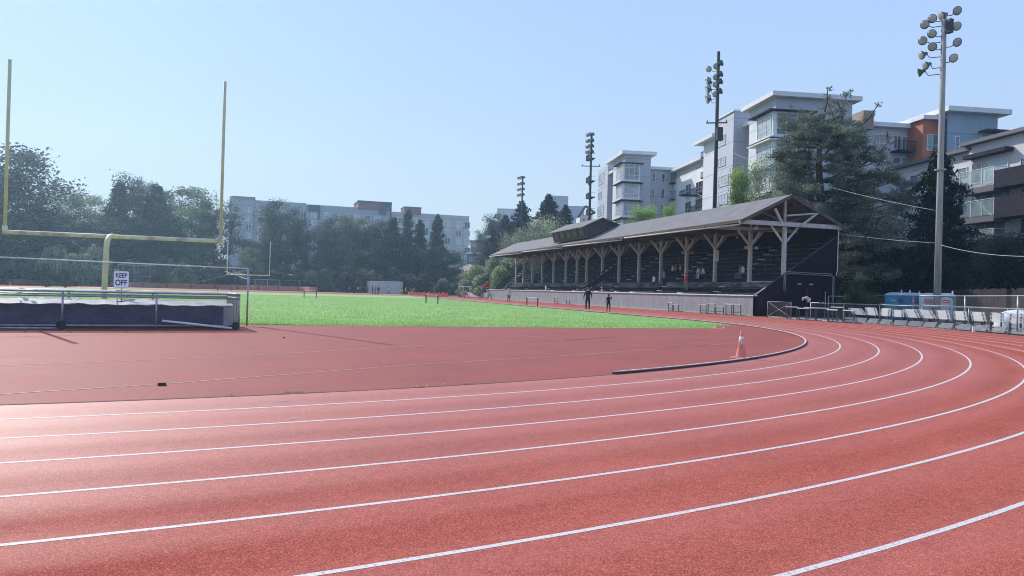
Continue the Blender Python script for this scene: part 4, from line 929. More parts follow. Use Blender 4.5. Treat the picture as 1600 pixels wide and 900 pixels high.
# wire frame in front of the end wall
t=thing('pipe_barrier',(41.2,GY0-1.6,0),'square pipe barrier standing before the dark end wall near its right corner','barrier')
for a,b in (((41.2,GY0-1.6,0),(41.2,GY0-1.6,1.75)),((41.2,GY0-1.6,1.75),(43.6,GY0-1.6,1.75)),((43.6,GY0-1.6,0),(43.6,GY0-1.6,2.6)),((40.9,GY0-1.6,0),(40.9,GY0-1.6,2.1))): MB().tube([a,b],.03,6).build('pipe',['galvanised'],t,smooth=True)
# bag on the fence post
q=at_z(1244,500); 
mb=MB(); mb.tube([(q.x+1.3,q.y+.4,1.25),(q.x+1.35,q.y+.4,1.45),(q.x+1.2,q.y+.5,1.55),(q.x+1.0,q.y+.6,1.5),(q.x+.95,q.y+.6,1.35)],[.10,.13,.12,.10,.05],8)
tag(mb.build('draped_jacket',['old_wood'],smooth=True),'grey jacket draped over the low fence by the first loose hurdles','jacket')
# wooden board fence
bf=[at_r(x,470,D) for x,D in ((1440,74),(1600,60),(1760,50))]
t=thing('board_fence',(bf[0].x,bf[0].y,0),'dark weathered board fence sloping down behind the grey pole','fence')
for a,b in zip(bf,bf[1:]):
    n_=int((Vector(b)-Vector(a)).length/.3); mb=MB()
    for i in range(n_):
        q=a.lerp(b,i/n_); q2=a.lerp(b,(i+.93)/n_); h=2.55+.05*math.sin(i*1.7)+random.uniform(-.05,.05)
        mb.add([(q.x,q.y,0),(q2.x,q2.y,0),(q2.x,q2.y,h),(q.x,q.y,h),(q.x+.03,q.y+.03,0),(q2.x+.03,q2.y+.03,0),(q2.x+.03,q2.y+.03,h),(q.x+.03,q.y+.03,h)],[(0,1,2,3),(7,6,5,4),(3,2,6,7),(0,3,7,4),(1,5,6,2)])
    mb.build('board_panel',['board_fence'],t)
# white tarp mound
c=at_r(1601,496,50); mb=MB(); n1,n2=24,10
vs=[]
for i in range(n1):
    a=2*math.pi*i/n1
    for j in range(n2+1):
        f=j/n2; rr_=1-.25*f**2; zz=1.15*math.sin(f*math.pi/2)**.8*(1-.05*math.cos(a*3))
        rx=1.7*(1-f**3.2)*(1+.05*math.cos(a*4)); vs.append((c.x+rx*math.cos(a),c.y+rx*.8*math.sin(a),zz))
mb.add(vs,[(i*(n2+1)+j,((i+1)%n1)*(n2+1)+j,((i+1)%n1)*(n2+1)+j+1,i*(n2+1)+j+1) for i in range(n1) for j in range(n2)])
tag(mb.build('tarp_mound',['tarp_white'],smooth=True),'rounded equipment mound under a white tarpaulin at the right edge behind the fence','tarpaulin')
mb=MB(); q=at_z(1521,519); mb.box(q.x-.07,q.x+.07,q.y-.03,q.y+.03,.0,.30)
tag(mb.build('lane_marker',['sign_white']),'small upright white marker card in front of the nested hurdles','marker')
# ------------------------------------------------------------------ portable toilets
def toilet(p,rz,body,roof,door,label,signm='sign_red',s=1.0):
    t=thing('portable_toilet',(0,0,0),label,'portable toilet','portable toilets behind the hurdles'); w=.60
    mb=MB()
    def sbox(x0,x1,y0,y1,z0,z1): mb.box(x0,x1,y0,y1,z0,z1)
    sbox(-w,w,-w,w,.08,1.92)
    for x in (-w,w):
        for y in (-w,w): mb.box(x-.035,x+.035,y-.035,y+.035,.08,1.95)
    mb.build('shell',[body],t)
    mb=MB(); prof=[(-w-.05,1.93),(-w-.05,1.99),(-w*.72,2.11),(-w*.3,2.17),(w*.3,2.17),(w*.72,2.11),(w+.05,1.99),(w+.05,1.93)]
    k=len(prof); mb.add([(x,-w-.06,z) for x,z in prof]+[(x,w+.06,z) for x,z in prof],[tuple(range(k))[::-1],tuple(range(k,2*k))]+[(i,(i+1)%k,k+(i+1)%k,k+i) for i in range(k)])
    ro=mb.build('roof',[roof],t); MB().tube([(.4,.4,2.1),(.4,.4,2.36)],.05,8).build('vent_pipe',[roof],ro)
    # arched door
    o=[(-.36,.18),(.36,.18)]+[(.36*math.cos(a*math.pi/8) if 0<a<8 else (.36 if a==0 else -.36),1.62+.22*math.sin(a*math.pi/8)) for a in range(9)]
    k=len(o)
    mb=MB(); mb.add([(x*1.16,-w-.012,z+ (.03 if z>1 else -.02)) for x,z in o]+[(x*1.16,-w-.002,z) for x,z in o],[tuple(range(k))]+[(i,k+i,k+(i+1)%k,(i+1)%k) for i in range(k)]); fr=mb.build('door_frame',['toilet_white' if body!='toilet_blue' else 'toilet_blue'],t)
    mb=MB(); mb.add([(x,-w-.05,z) for x,z in o]+[(x,-w-.014,z) for x,z in o],[tuple(range(k))]+[(i,k+i,k+(i+1)%k,(i+1)%k) for i in range(k)]); d=mb.build('door',[door],t)
    MB().box(.24,.29,-w-.09,-w-.052,.95,1.1).build('handle',['dark_steel'],d)
    mb=MB(); mb.box(-.22,.22,-w-.058,-w-.052,1.42,1.66); sg=mb.build('sign_panel',[signm],d)
    mb=MB()
    for i in range(6): mb.box(-.17+i*.058,-.135+i*.058,-w-.064,-w-.059,1.51,1.51+(.06 if i%2 else .085))
    mb.build('sign_lettering',['sign_white'],sg)
    # side sign
    mb=MB(); mb.box(-w-.014,-w-.002,-.25,.25,1.38,1.62); sg=mb.build('side_sign',['sign_navy'],t)
    mb=MB(); mb.box(-w-.02,-w-.015,-.22,.10,1.42,1.58); mb.build('sign_panel',[signm],sg)
    mb=MB(); mb.box(-w-.042,-w-.036,-.25,.25,.3,.32)
    for i in range(3): mb.box(-w-.014,-w-.002,-.45,.45,.3+i*.3,.33+i*.3)
    mb.build('side_rib',[body],t)
    mb=MB(); mb.box(-w-.05,w+.05,-w-.05,w+.05,0,.08); mb.build('skid',['dark_steel'],t)
    t.location=(p.x,p.y,.004); t.rotation_euler=(0,0,rz); t.scale=(s,s,s); return t
D=66; tp=lambda x,dd=0:at_r(x,480,D+dd)
toilet(tp(1398),R(-52),'toilet_blue','toilet_roof','toilet_blue','blue portable toilet with arched door frame, leftmost of the row',signm='toilet_blue')
toilet(tp(1419,-.5),R(-10),'toilet_blue','toilet_roof','toilet_blue','blue portable toilet with a red sign on its wall, second from the left')
toilet(tp(1434,1.6),R(-10),'toilet_blue','toilet_roof','toilet_blue','blue portable toilet half hidden behind the first white one')
toilet(tp(1451,-1.0),R(-48),'toilet_white','toilet_white','toilet_grey','white portable toilet with grey door and red sign, nearer the blue ones')
toilet(tp(1478,-2.5),R(-48),'toilet_green','toilet_white','toilet_grey','green sided portable toilet with white roof, grey door and red sign, rightmost of the row')
for o in list(bpy.data.objects):
    pass
#PART4
# ------------------------------------------------------------------ far end: fence, netting, sheds
FY=188.5
mb=MB(); P=[(-110,178),(-70,182.5),(-30,185),(30,186),(30,189),(-110,187)]; mb.add([(x,y,.003) for x,y in P],[tuple(range(6))])
tag(mb.build('dirt_strip',['pale_dirt'],origin=(0,0,0)),'pale dirt strip between the far curve and the chain link fence','path',kind='structure')
fpts=[at_y(x,440,Y_END+R0+14.5) for x in (-30,640)]
rail_fence('far_fence',[(-112,186.5),(-60,187.5),(38,188.5)],2.6,'grey chain link fence along the foot of the trees beyond the far curve',4.2,[.1,2.6],.035,'chain_link',zf=lambda x,y:0)
t=thing('netting_fence',(-70,184,0),'long orange plastic safety netting fence in front of the far chain link fence','netting fence')
pts=[(-95,176),(-70,181.5),(-40,183.8),(-10,184.3),(8,184)]
for a,b in zip(pts,pts[1:]):
    MB().quad((a[0],a[1],.1),(b[0],b[1],.1),(b[0],b[1],1.15),(a[0],a[1],1.15)).build('net_panel',['orange_panel'],t)
    n_=int(math.hypot(b[0]-a[0],b[1]-a[1])/4.5)
    for i in range(n_): 
        x=a[0]+(b[0]-a[0])*i/n_; y=a[1]+(b[1]-a[1])*i/n_-.1; MB().box(x-.12,x+.12,y-.1,y+.1,0,1.0).build('post',['cloth_red' if 'cloth_red' in MATS else 'orange_net'],t)
def netpile(x,y,w,h,label,D=None,m='orange_net'):
    p=at_z(x,y); mb=MB(); n_=26; vs=[]
    for i in range(n_):
        for j in range(5):
            vs.append((p.x+w*(i/(n_-1)-.5),p.y+.5*(j-2)/2+random.uniform(-.1,.1),max(0.01,h*(1-abs(j-2)/2.05)*random.uniform(.45,1.0))))
    mb.add(vs,[(i*5+j,(i+1)*5+j,(i+1)*5+j+1,i*5+j+1) for i in range(n_-1) for j in range(4)]); return tag(mb.build('crumpled_netting',[m]),label,'netting','piles of orange netting on the far side')
netpile(533,456,5.5,1.2,'crumpled bright red netting heap left of the crowd by the shed',m='red_cloth')
netpile(660,462,6.0,.9,'crumpled orange netting heap right of the grey shed, left part')
netpile(680,463.5,5.0,1.0,'crumpled orange netting heap right of the grey shed, right part nearer the boards')
netpile(615,458,5,.55,'low red netting strip in front of the grey shed',m='red_cloth')
# batting shed (net cage with pale front)
def cage(x0,x1,yt,yb,Y,label,m,name='net_cage',depth_=5,cat='net cage',panel='cage_net'):
    a=at_y(x0,yb,Y); b=at_y(x1,yb,Y); z=at_y((x0+x1)/2,yt,Y).z; t=thing(name,((a.x+b.x)/2,Y,0),label,cat)
    for X in (a.x,(a.x+b.x)/2,b.x):
        for y in (Y,Y+depth_): MB().tube([(X,y,0),(X,y,z)],.06,6).build('post',['galvanised'],t)
    for y in (Y,Y+depth_): MB().tube([(a.x,y,z),(b.x,y,z)],.07,6).build('top_rail',[m],t); MB().tube([(a.x,y,z*.5),(b.x,y,z*.5)],.04,6).build('middle_rail',['galvanised'],t)
    for X in (a.x,b.x): MB().tube([(X,Y,z),(X,Y+depth_,z)],.06,6).build('side_rail',['galvanised'],t)
    MB().quad((a.x,Y,.05),(b.x,Y,.05),(b.x,Y,z),(a.x,Y,z)).build('front_net',[panel],t)
    MB().quad((a.x,Y+depth_,.05),(b.x,Y+depth_,.05),(b.x,Y+depth_,z),(a.x,Y+depth_,z)).build('back_net',[panel],t)
    return t
cage(577,629,440,459,178,'pale grey net cage with a light top rail behind the group of people','roof_slab',panel='shed_net')
cage(184,234,414,446,182,'tall backstop cage of grey pipes behind the KEEP OFF sign','galvanised',name='backstop_cage',panel='chain_link')
cage(398,437,437,450,182,'low wide pipe cage behind the far goal post','galvanised',name='practice_cage',panel='chain_link')
# field stakes
def gate(xa,ya,xb,yb,label,h=.85):
    a=at_z(xa,ya);b=at_z(xb,yb); t=thing('rope_gate',((a.x+b.x)/2,(a.y+b.y)/2,0.006),label,'rope gate','pairs of dark stakes on the grass')
    for p in (a,b): MB().box(p.x-.05,p.x+.05,p.y-.05,p.y+.05,.0,h).build('stake',['dark_steel'],t)
    MB().tube([(a.x,a.y,h),(b.x,b.y,h)],.018,5).build('tape',['white_paint'],t)
gate(475,465,494,466,'pair of dark stakes on the grass right of the cage and far goal')
gate(665.5,474,684,475,'pair of dark stakes with white tape in the middle of the grass')
gate(823,477,840,479,'pair of dark stakes on the track side left of the coach in black')
for x,y,lb in ((361,456,'single dark stake on the grass left of the corner pole, near the far goal'),(340,455,'single dark stake on the grass behind the cage roof')):
    p=at_z(x,y); tag(MB().box(p.x-.05,p.x+.05,p.y-.05,p.y+.05,0,.8).build('field_stake',['dark_steel']),lb,'stake')
for x,y,m,lb in ((50,446,'cone_orange','orange cone on the far curve seen left of the goal post'),(129,448,'dark_steel',None),):
    pass
for i,(x,y) in enumerate(((16,446),(50,445),(130,446),(272,446),(386,451),(445,453))):
    p=at_z(x,y); tag(MB().lathe((p.x,p.y,0),[(.28,0),(.28,.05),(.16,.06),(.04,.8)],10).build('marker_cone',['cone_orange']),['orange cone at the left edge of the far curve','second orange cone on the far curve left of the goal post','orange cone on the far curve behind the goal post','orange cone behind the cage right of the KEEP OFF sign','orange cone beside the corner pole on the far curve','orange cone right of the far goal on the far curve'][i],'cone','orange cones on the far curve')
# bench and low boards
p=at_z(82,449); t=thing('equipment_cart',(p.x,p.y,0),'dark equipment cart on the pale far curve left of the goal post','cart')
MB().box(p.x-1.1,p.x+2.4,p.y,p.y+1,.55,.75).build('bed',['dark_steel'],t); MB().box(p.x-1.5,p.x-.4,p.y,p.y+1,.1,1.2).build('box',['dark_steel'],t)
for s in (-.9,1.9): MB().lathe((p.x+s,p.y-.05,.3),[(.05,-.06),(.3,-.06),(.3,.06),(.05,.06)],12,axis=(0,1,0)).build('wheel',['dark_steel'],t)
pa=at_z(722,464);pb=at_z(762,466.5)
t=thing('low_boards',(pa.x,pa.y,0),'low white boards along the track at the far end of the grandstand wall','barrier boards')
for i in range(6):
    a=pa.lerp(pb,i/6);b=pa.lerp(pb,(i+.94)/6); MB().bar(a+Vector((0,0,.55)),b+Vector((0,0,.55)),.05,.95).build('board',['white_paint'],t)
pf=[at_r(x,460,D_) for x,D_ in ((716,150),(762,132))]
rail_fence('end_fence',[(pf[0].x,pf[0].y),(pf[1].x,pf[1].y)],2.1,'thin fence above the white boards at the end of the stand',3.5,[2.1],.04,'chain_link')
p=at_z(769,468); t=thing('red_flag',(p.x,p.y,0),'red flag bundle on a leaning post at the far end of the stand wall','flag')
MB().tube([(p.x,p.y,0),(p.x-1.0,p.y,2.1)],.06,6).build('pole',['dark_steel'],t)
MB().lathe((p.x-1.2,p.y,2.15),[(.1,-.3),(.5,-.1),(.55,.1),(.2,.3)],8).build('flag_cloth',['red_cloth'],t,smooth=True)
p=at_r(710,448,205); t=thing('parked_car',(p.x,p.y,terrain(p.x,p.y)),'small pale car parked below the green bank beyond the far fence','car')
z0=max(terrain(p.x,p.y),p.z-.8)
bm_=MB(); o=[(-2.1,.35),(-2.1,.8),(-1.4,.95),(-.9,1.4),(.8,1.45),(1.4,.98),(2.1,.85),(2.15,.35)]; k=len(o)
bm_.add([(p.x+x,p.y-.85,z0+z) for x,z in o]+[(p.x+x,p.y+.85,z0+z) for x,z in o],[tuple(range(k)),tuple(range(k,2*k))[::-1]]+[(i,k+i,k+(i+1)%k,(i+1)%k) for i in range(k)]); bm_.build('body',['white_paint'],t)
MB().quad((p.x-.85,p.y-.87,z0+.95),(p.x+1.2,p.y-.87,z0+.97),(p.x+.75,p.y-.87,z0+1.38),(p.x-.75,p.y-.87,z0+1.35)).build('side_window',['pane_dark'],t)
for s in (-1.3,1.3): MB().lathe((p.x+s,p.y-.8,z0+.33),[(.05,-.12),(.33,-.12),(.33,.12),(.05,.12)],14,axis=(0,1,0)).build('wheel',['dark_steel'],t)
# ------------------------------------------------------------------ buildings
class Face:
    def __init__(s,O,d,nsign=None):
        s.O=Vector(O[:2]).to_3d(); s.d=Vector((d[0],d[1],0)).normalized(); n=Vector((-s.d.y,s.d.x,0))
        if n.dot(-s.O)<0: n=-n
        s.n=n
    def px(s,x,y):
        r_=ray(x,y); t=s.O.dot(s.n)/(r_.dot(s.n)); p=r_*t; return ((p-s.O).dot(s.d),EYE+p.z)
    def P(s,a,z,o=0): return s.O+s.d*a+s.n*o+Vector((0,0,z))
    def box(s,mb,a0,a1,z0,z1,o0,o1):
        if a1<a0: a0,a1=a1,a0
        v=[s.P(a,z,o) for z in (z0,z1) for a,o in ((a0,o1),(a1,o1),(a1,o0),(a0,o0))]
        return mb.add(v,[(0,3,2,1),(4,5,6,7),(0,1,5,4),(1,2,6,5),(2,3,7,6),(3,0,4,7)])
    def rect(s,x0,y0,x1,y1):
        ym=(y0+y1)/2;xm=(x0+x1)/2; a0=s.px(x0,ym)[0];a1=s.px(x1,ym)[0]; return min(a0,a1),max(a0,a1),s.px(xm,y1)[1],s.px(xm,y0)[1]
def window(F,b,x0,y0,x1,y1,nx=2,nz=2,pane='window_pane',o=0.0,fw_=.09,ft='window_frame'):
    a0,a1,z0,z1=F.rect(x0,y0,x1,y1); mb=MB()
    for (p,q,r_,s_) in ((a0,a1,z0,z0+fw_),(a0,a1,z1-fw_,z1),(a0,a0+fw_,z0+fw_,z1-fw_),(a1-fw_,a1,z0+fw_,z1-fw_)): F.box(mb,p,q,r_,s_,o+.005,o+.09)
    for i in range(1,nx): c_=a0+(a1-a0)*i/nx; F.box(mb,c_-fw_*.4,c_+fw_*.4,z0+fw_,z1-fw_,o+.005,o+.075)
    for j in range(1,nz): c_=z0+(z1-z0)*(.35 if nz==2 else j/nz); F.box(mb,a0+fw_,a1-fw_,c_-fw_*.4,c_+fw_*.4,o+.004,o+.07)
    w_=mb.build('window',[ft],b); mb=MB(); F.box(mb,a0+.02,a1-.02,z0+.02,z1-.02,o+.001,o+.035); mb.build('pane',[pane],w_)
def wins(F,b,lst,**kw):
    for q in lst:
        k=dict(kw); 
        if len(q)>4: k.update(nx=q[4],nz=q[5])
        window(F,b,*q[:4],**k)
def balcony(F,b,x0,y0,x1,y1,dep=1.3,m='balcony_dark',bars=True,slab='balcony_dark'):
    a0,a1,z0,z1=F.rect(x0,y0,x1,y1); mb=MB(); F.box(mb,a0,a1,z0,z0+.18,.01,dep); s_=mb.build('balcony',[slab],b); mb=MB()
    F.box(mb,a0,a1,z1-.06,z1,dep-.06,dep); F.box(mb,a0,a0+.05,z0+.18,z1-.06,dep-.05,dep); F.box(mb,a1-.05,a1,z0+.18,z1-.06,dep-.05,dep)
    F.box(mb,a0,a0+.05,z1-.06,z1,.01,dep-.06);F.box(mb,a1-.05,a1,z1-.06,z1,.01,dep-.06)
    if bars:
        a=a0+.14
        while a<a1-.05: F.box(mb,a-.012,a+.012,z0+.18,z1-.06,dep-.04,dep-.015); a+=.14
    mb.build('railing',[m],s_)
def block(F,b,x0,x1,ytop,yref,m,name='wall',dep=8,z0=2,o=0.0,roof=None,rt=.45,ov=.6,ztop=None):
    a0=F.px(x0,yref)[0];a1=F.px(x1,yref)[0]; zt=F.px((x0+x1)/2,ytop)[1] if ztop is None else ztop
    mb=MB(); F.box(mb,a0,a1,z0,zt,-dep,o); w_=mb.build(name,[m],b)
    if roof: mb=MB(); F.box(mb,min(a0,a1)-ov,max(a0,a1)+ov,zt+.004,zt+rt,-dep-ov,o+ov); mb.build('roof_slab',[roof],b)
    return zt
AU=.17; U_=Vector((math.sin(AU),math.cos(AU),0)); V_=Vector((math.cos(AU),-math.sin(AU),0))
def FV(v): return Face(V_*v,U_)      # faces the field
def FU(u): return Face(U_*u,V_)      # faces the camera
def boxuv(b,u0,u1,v0,v1,z0,z1,m,name='wall'):
    mb=MB(); c=[U_*u+V_*v for u,v in ((u0,v0),(u0,v1),(u1,v1),(u1,v0))]
    mb.add([(p.x,p.y,z) for z in (z0,z1) for p in c],[(0,1,2,3),(7,6,5,4),(0,4,5,1),(1,5,6,2),(2,6,7,3),(3,7,4,0)]); return mb.build(name,[m],b)
def hood(F,b,x0,y0,x1,y1,o0,o1,m='roof_slab',name='window_hood'):
    a0,a1,z0,z1=F.rect(x0,y0,x1,y1); mb=MB(); F.box(mb,a0,a1,z0,z1,o0,o1); mb.build(name,[m],b)
# --- block 1: glass cornered block and white wing
p=U_*128.4+V_*36.35
A1=thing('apartment_block',(p.x,p.y,5),'slate grey apartment block with white corner bays, behind the middle of the stand roof','apartment block')
boxuv(A1,128.4,136.2,36.35,41.1,4,26.3,'siding_slate'); boxuv(A1,128.4,136.2,36.33,36.349,4,24.4,'siding_pale','pale_wall')
boxuv(A1,127.6,139.5,35.6,41.9,26.31,26.9,'roof_slab','roof_slab')
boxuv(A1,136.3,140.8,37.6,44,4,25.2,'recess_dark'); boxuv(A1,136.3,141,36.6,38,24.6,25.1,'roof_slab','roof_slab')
boxuv(A1,140.8,148.5,36.5,44,4,26.6,'siding_lavender')
fv=FV(36.35);fu=FU(128.4);f0=FV(36.5)
for (x0,y0,x1,y1) in ((964.5,256,976,283),(964,284.5,975,310),(963,313,974.5,336)): window(fv,A1,x0,y0,x1,y1,3,3,'pane_light',o=.0)
# bay on the corner
for z0,z1 in ((21.6,24.6),(18.4,21.1),(15.2,17.9),(12.0,14.7)):
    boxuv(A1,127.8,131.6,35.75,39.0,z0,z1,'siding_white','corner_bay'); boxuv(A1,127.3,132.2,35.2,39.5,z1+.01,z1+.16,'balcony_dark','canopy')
    boxuv(A1,127.6,131.9,35.5,39.2,z0-.18,z0-.01,'roof_slab','bay_sill')
fub=FU(127.8); fvb=FV(35.75)
def rwin(F,b,a0,a1,z0,z1,nx,nz,pane='window_pane',o=0.0,fw_=.1):
    mb=MB()
    for (p,q,r_,s_) in ((a0,a1,z0,z0+fw_),(a0,a1,z1-fw_,z1),(a0,a0+fw_,z0+fw_,z1-fw_),(a1-fw_,a1,z0+fw_,z1-fw_)): F.box(mb,p,q,r_,s_,o+.005,o+.09)
    for i in range(1,nx): c_=a0+(a1-a0)*i/nx; F.box(mb,c_-fw_*.4,c_+fw_*.4,z0+fw_,z1-fw_,o+.005,o+.075)
    for j in range(1,nz): c_=z0+(z1-z0)*(.3 if j==1 else .78); F.box(mb,a0+fw_,a1-fw_,c_-fw_*.4,c_+fw_*.4,o+.004,o+.07)
    w_=mb.build('window',['window_frame'],b); mb=MB(); F.box(mb,a0+.02,a1-.02,z0+.02,z1-.02,o+.001,o+.035); mb.build('pane',[pane],w_)
for z0,z1 in ((21.6,24.6),(18.4,21.1),(15.2,17.9),(12.0,14.7)):
    rwin(fub,A1,36.1,38.8,z0+.15,z1-.1,3,3); rwin(fvb,A1,128.1,131.4,z0+.15,z1-.1,4,3,'pane_light')
wins(f0,A1,[(936,272,944,288),(935,300,940,311),(934,322,943,337),(936,340,943,350)],nx=2,nz=2,pane='pane_light')
fr=FV(37.55)
for y in (283,308,333): balcony(fr,A1,951,y-10,956,y,dep=.7)
for y in (250,285,310,335): balcony(f0,A1,924,y-8,930,y,dep=1.2)
# recessed middle
boxuv(A1,130.0,140,41.1,46.6,4,24.1,'siding_slate'); boxuv(A1,129.3,140.5,41.12,46.4,24.11,24.6,'roof_slab','roof_slab')
fm=FU(130.0)
wins(fm,A1,[(1019,270,1023.5,284),(1033.5,271,1039,285),(1018,295,1022.5,309),(1032.5,295,1038,310),(1017,320,1021,333),(1032,320,1037,334)],nx=1,nz=2,pane='pane_dark')
for y0 in (274,300,326): balcony(fm,A1,1045,y0,1065,y0+14,dep=1.2)
# white wing facing the field
boxuv(A1,97.5,129.9,46.0,56,4,22.6,'siding_white'); boxuv(A1,97.5,129.9,46.15,56,22.61,23.7,'siding_grey','attic_wall'); boxuv(A1,96.9,130.2,45.2,56.5,23.71,24.2,'roof_slab','roof_slab')
boxuv(A1,108,121,48,54,24.21,25.6,'siding_pale','roof_screen')
fw_v=FV(46.0)
wins(fw_v,A1,[(1072,288,1080,304,2,2),(1088,283,1100,299,3,2),(1109,279,1114,295,1,2),(1071,315,1080,332,2,2),(1087,310,1099,326,3,2),(1108,307,1114,324,1,2)],pane='pane_dark')
fat=FV(46.15)
wins(fat,A1,[(1088,261,1091,266,1,1),(1092,260,1095,265,1,1),(1104,257,1108,262,1,1),(1110,255,1114,260,1,1)],pane='pane_dark',fw_=.05)
for q in ((1088,292,1116,303),(1087,320,1116,331),(1072,298,1080,306),(1106,268,1117,278),(1106,236,1117,246)): balcony(fw_v,A1,*q,dep=1.2,m='dark_steel')
# --- tower 1
boxuv(A1,95.5,101.5,42.0,44.3,4,26.5,'siding_slate'); boxuv(A1,95.52,101.52,41.985,41.999,4,26.4,'siding_lavender','pale_wall')
boxuv(A1,95.3,101.7,41.8,44.5,26.51,26.75,'roof_slab','roof_slab')
boxuv(A1,101.6,107.5,42.6,47,4,24.3,'siding_pale'); boxuv(A1,101.55,108.6,41.4,47.5,24.31,24.85,'roof_slab','roof_slab')
ft=FV(41.985)
wins(ft,A1,[(1122,246,1134,260,3,2),(1123,274,1138,291,3,2),(1122,212,1134,228,3,2),(1123,303,1137,320,3,2)],pane='pane_light')
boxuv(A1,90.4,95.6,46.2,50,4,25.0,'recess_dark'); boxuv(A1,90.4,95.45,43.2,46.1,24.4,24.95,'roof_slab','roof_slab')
frc=FV(46.2)
for y in (239,273,307): balcony(frc,A1,1152,y-22,1172,y,dep=2.4)
# --- block 2: tower with bays, grey wing, orange bay, blue tower
p=U_*83.3+V_*41.8
A2=thing('apartment_block',(p.x,p.y,5),'large grey, orange and blue apartment building with a glass cornered tower behind the pine','apartment block')
boxuv(A2,83.3,90.3,41.8,51.5,4,25.3,'siding_slate'); boxuv(A2,83.32,90.3,41.78,41.799,4,23.4,'siding_pale','pale_wall')
boxuv(A2,82.5,91.2,41.0,52.3,25.31,25.85,'roof_slab','roof_slab')
for i,(z0,z1) in enumerate(((20.6,23.5),(17.3,20.0),(14.1,16.8),(10.9,13.6))):
    boxuv(A2,82.75,87.0,41.2,45.8,z0,z1,'siding_white','corner_bay'); boxuv(A2,82.1,88.0,40.5,46.5,z1+.01,z1+.15,'balcony_dark' if i in (0,) else 'roof_slab','canopy')
    boxuv(A2,82.5,87.3,40.95,46.1,z0-.2,z0-.01,'roof_slab','bay_sill'); 
    boxuv(A2,82.3,88.2,40.7,41.9,z0-.42,z0-.21,'balcony_dark','canopy')
    rwin(FU(82.75),A2,41.6,45.5,z0+.12,z1-.1,3,3); rwin(FV(41.2),A2,83.1,86.7,z0+.12,z1-.1,3,3,'pane_light')
boxuv(A2,88.0,98,51.5,62.1,4,23.6,'siding_grey'); boxuv(A2,87.2,98.5,51.52,62.0,23.61,24.15,'roof_slab','roof_slab')
fb=FU(88.0)
wins(fb,A2,[(1330,203,1340,216,1,1),(1296,230,1316,254,2,2),(1364,210,1382,231,2,2),(1395,212,1408,234,2,1),(1409,213,1421,235,2,1),(1364,243,1382,263,2,2),(1394,246,1407,257,1,1),(1408,246,1419,257,1,1)])
balcony(fb,A2,1391,224,1438,240,dep=1.6)
boxuv(A2,85.2,98,62.2,64.4,4,24.2,'cement_orange'); boxuv(A2,84.6,98.5,61.8,64.55,24.21,24.7,'roof_slab','roof_slab')
wins(FU(85.2),A2,[(1448,210,1466,236,2,2)])
boxuv(A2,84.0,98,64.5,71.4,4,25.0,'siding_blue'); boxuv(A2,83.1,99,64.0,72.6,25.01,25.6,'roof_slab','roof_slab')
fbl=FU(84.0); wins(fbl,A2,[(1491,213,1499,238,1,2),(1531,209,1550,227,2,2)]); hood(fbl,A2,1528,206,1562,209,.1,1.6,'balcony_dark','canopy')
boxuv(A2,83.9,98,64.42,64.49,4,24.9,'navy_panel','side_panel')
boxuv(A2,86.5,97,55.0,56.4,23.0,25.3,'cement_tan','roof_box')
# --- block 3: nearer taupe building with balconies
p=U_*66+V_*54
A3=thing('apartment_block',(p.x,p.y,5),'nearer taupe apartment building with wide glass railed balconies at the right edge','apartment block')
boxuv(A3,67.2,79.5,54.5,66,4,16.6,'siding_taupe'); boxuv(A3,66.9,80.1,53.8,66.5,16.61,16.95,'siding_mauve','roof_edge')
boxuv(A3,50,67.1,54.0,64,4,17.0,'siding_taupe'); boxuv(A3,49.5,67.5,53.3,64.5,17.01,17.35,'siding_mauve','roof_edge')
f3=FV(54.0); f3b=FV(54.5)
# recess panels and windows
wins(f3,A3,[(1519,254,1535,287,1,1),(1540,250,1576,284,2,1),(1519,302,1534,326,1,1),(1540,298,1581,327,3,1),(1518,347,1533,362,2,1),(1539,345,1573,368,2,1),(1595,245,1612,262,1,1),(1595,292,1612,312,1,1),(1594,340,1612,366,1,1)],pane='window_pane')
hood(f3,A3,1517,237,1584,243,.02,.9,'balcony_dark','canopy')
wins(f3b,A3,[(1400,279,1417,302,2,1),(1422,273,1436,293,1,1),(1497,262,1512,277,1,1),(1400,312,1416,332,2,1),(1497,303,1511,320,1,1),(1497,346,1511,358,1,1)])
for q in ((1524,266,1579,294),(1524,314,1579,340),(1524,360,1578,372)):
    a0,a1,z0,z1=f3.rect(*q); mb=MB(); f3.box(mb,a0,a1,z0-.55,z0,.02,1.7); s_=mb.build('balcony',['siding_mauve'],A3)
    mb=MB(); f3.box(mb,a0,a1,z1-.05,z1,1.62,1.7)
    for i in range(4): a=a0+.03+(a1-a0-.06)*i/3; f3.box(mb,a-.03,a+.03,z0,z1-.05,1.63,1.69)
    f3.box(mb,a0,a0+.06,z1-.05,z1,.02,1.6); f3.box(mb,a1-.06,a1,z1-.05,z1,.02,1.6); mb.build('railing',['window_frame'],s_)
    mb=MB(); f3.box(mb,a0+.05,a1-.05,z0+.08,z1-.1,1.655,1.665); mb.build('railing_glass',['rail_glass'],s_)
for q in ((1580,262,1640,282),(1580,308,1640,330)):
    a0,a1,z0,z1=f3.rect(*q); mb=MB(); f3.box(mb,a0,a1,z0-.5,z1,.02,1.75); mb.build('solid_parapet',['balcony_dark'],A3)
for q in ((1488,276,1513,291),(1487,318,1513,334),(1410,300,1440,312)): balcony(f3b,A3,*q,dep=1.4,m='white_paint',bars=False)
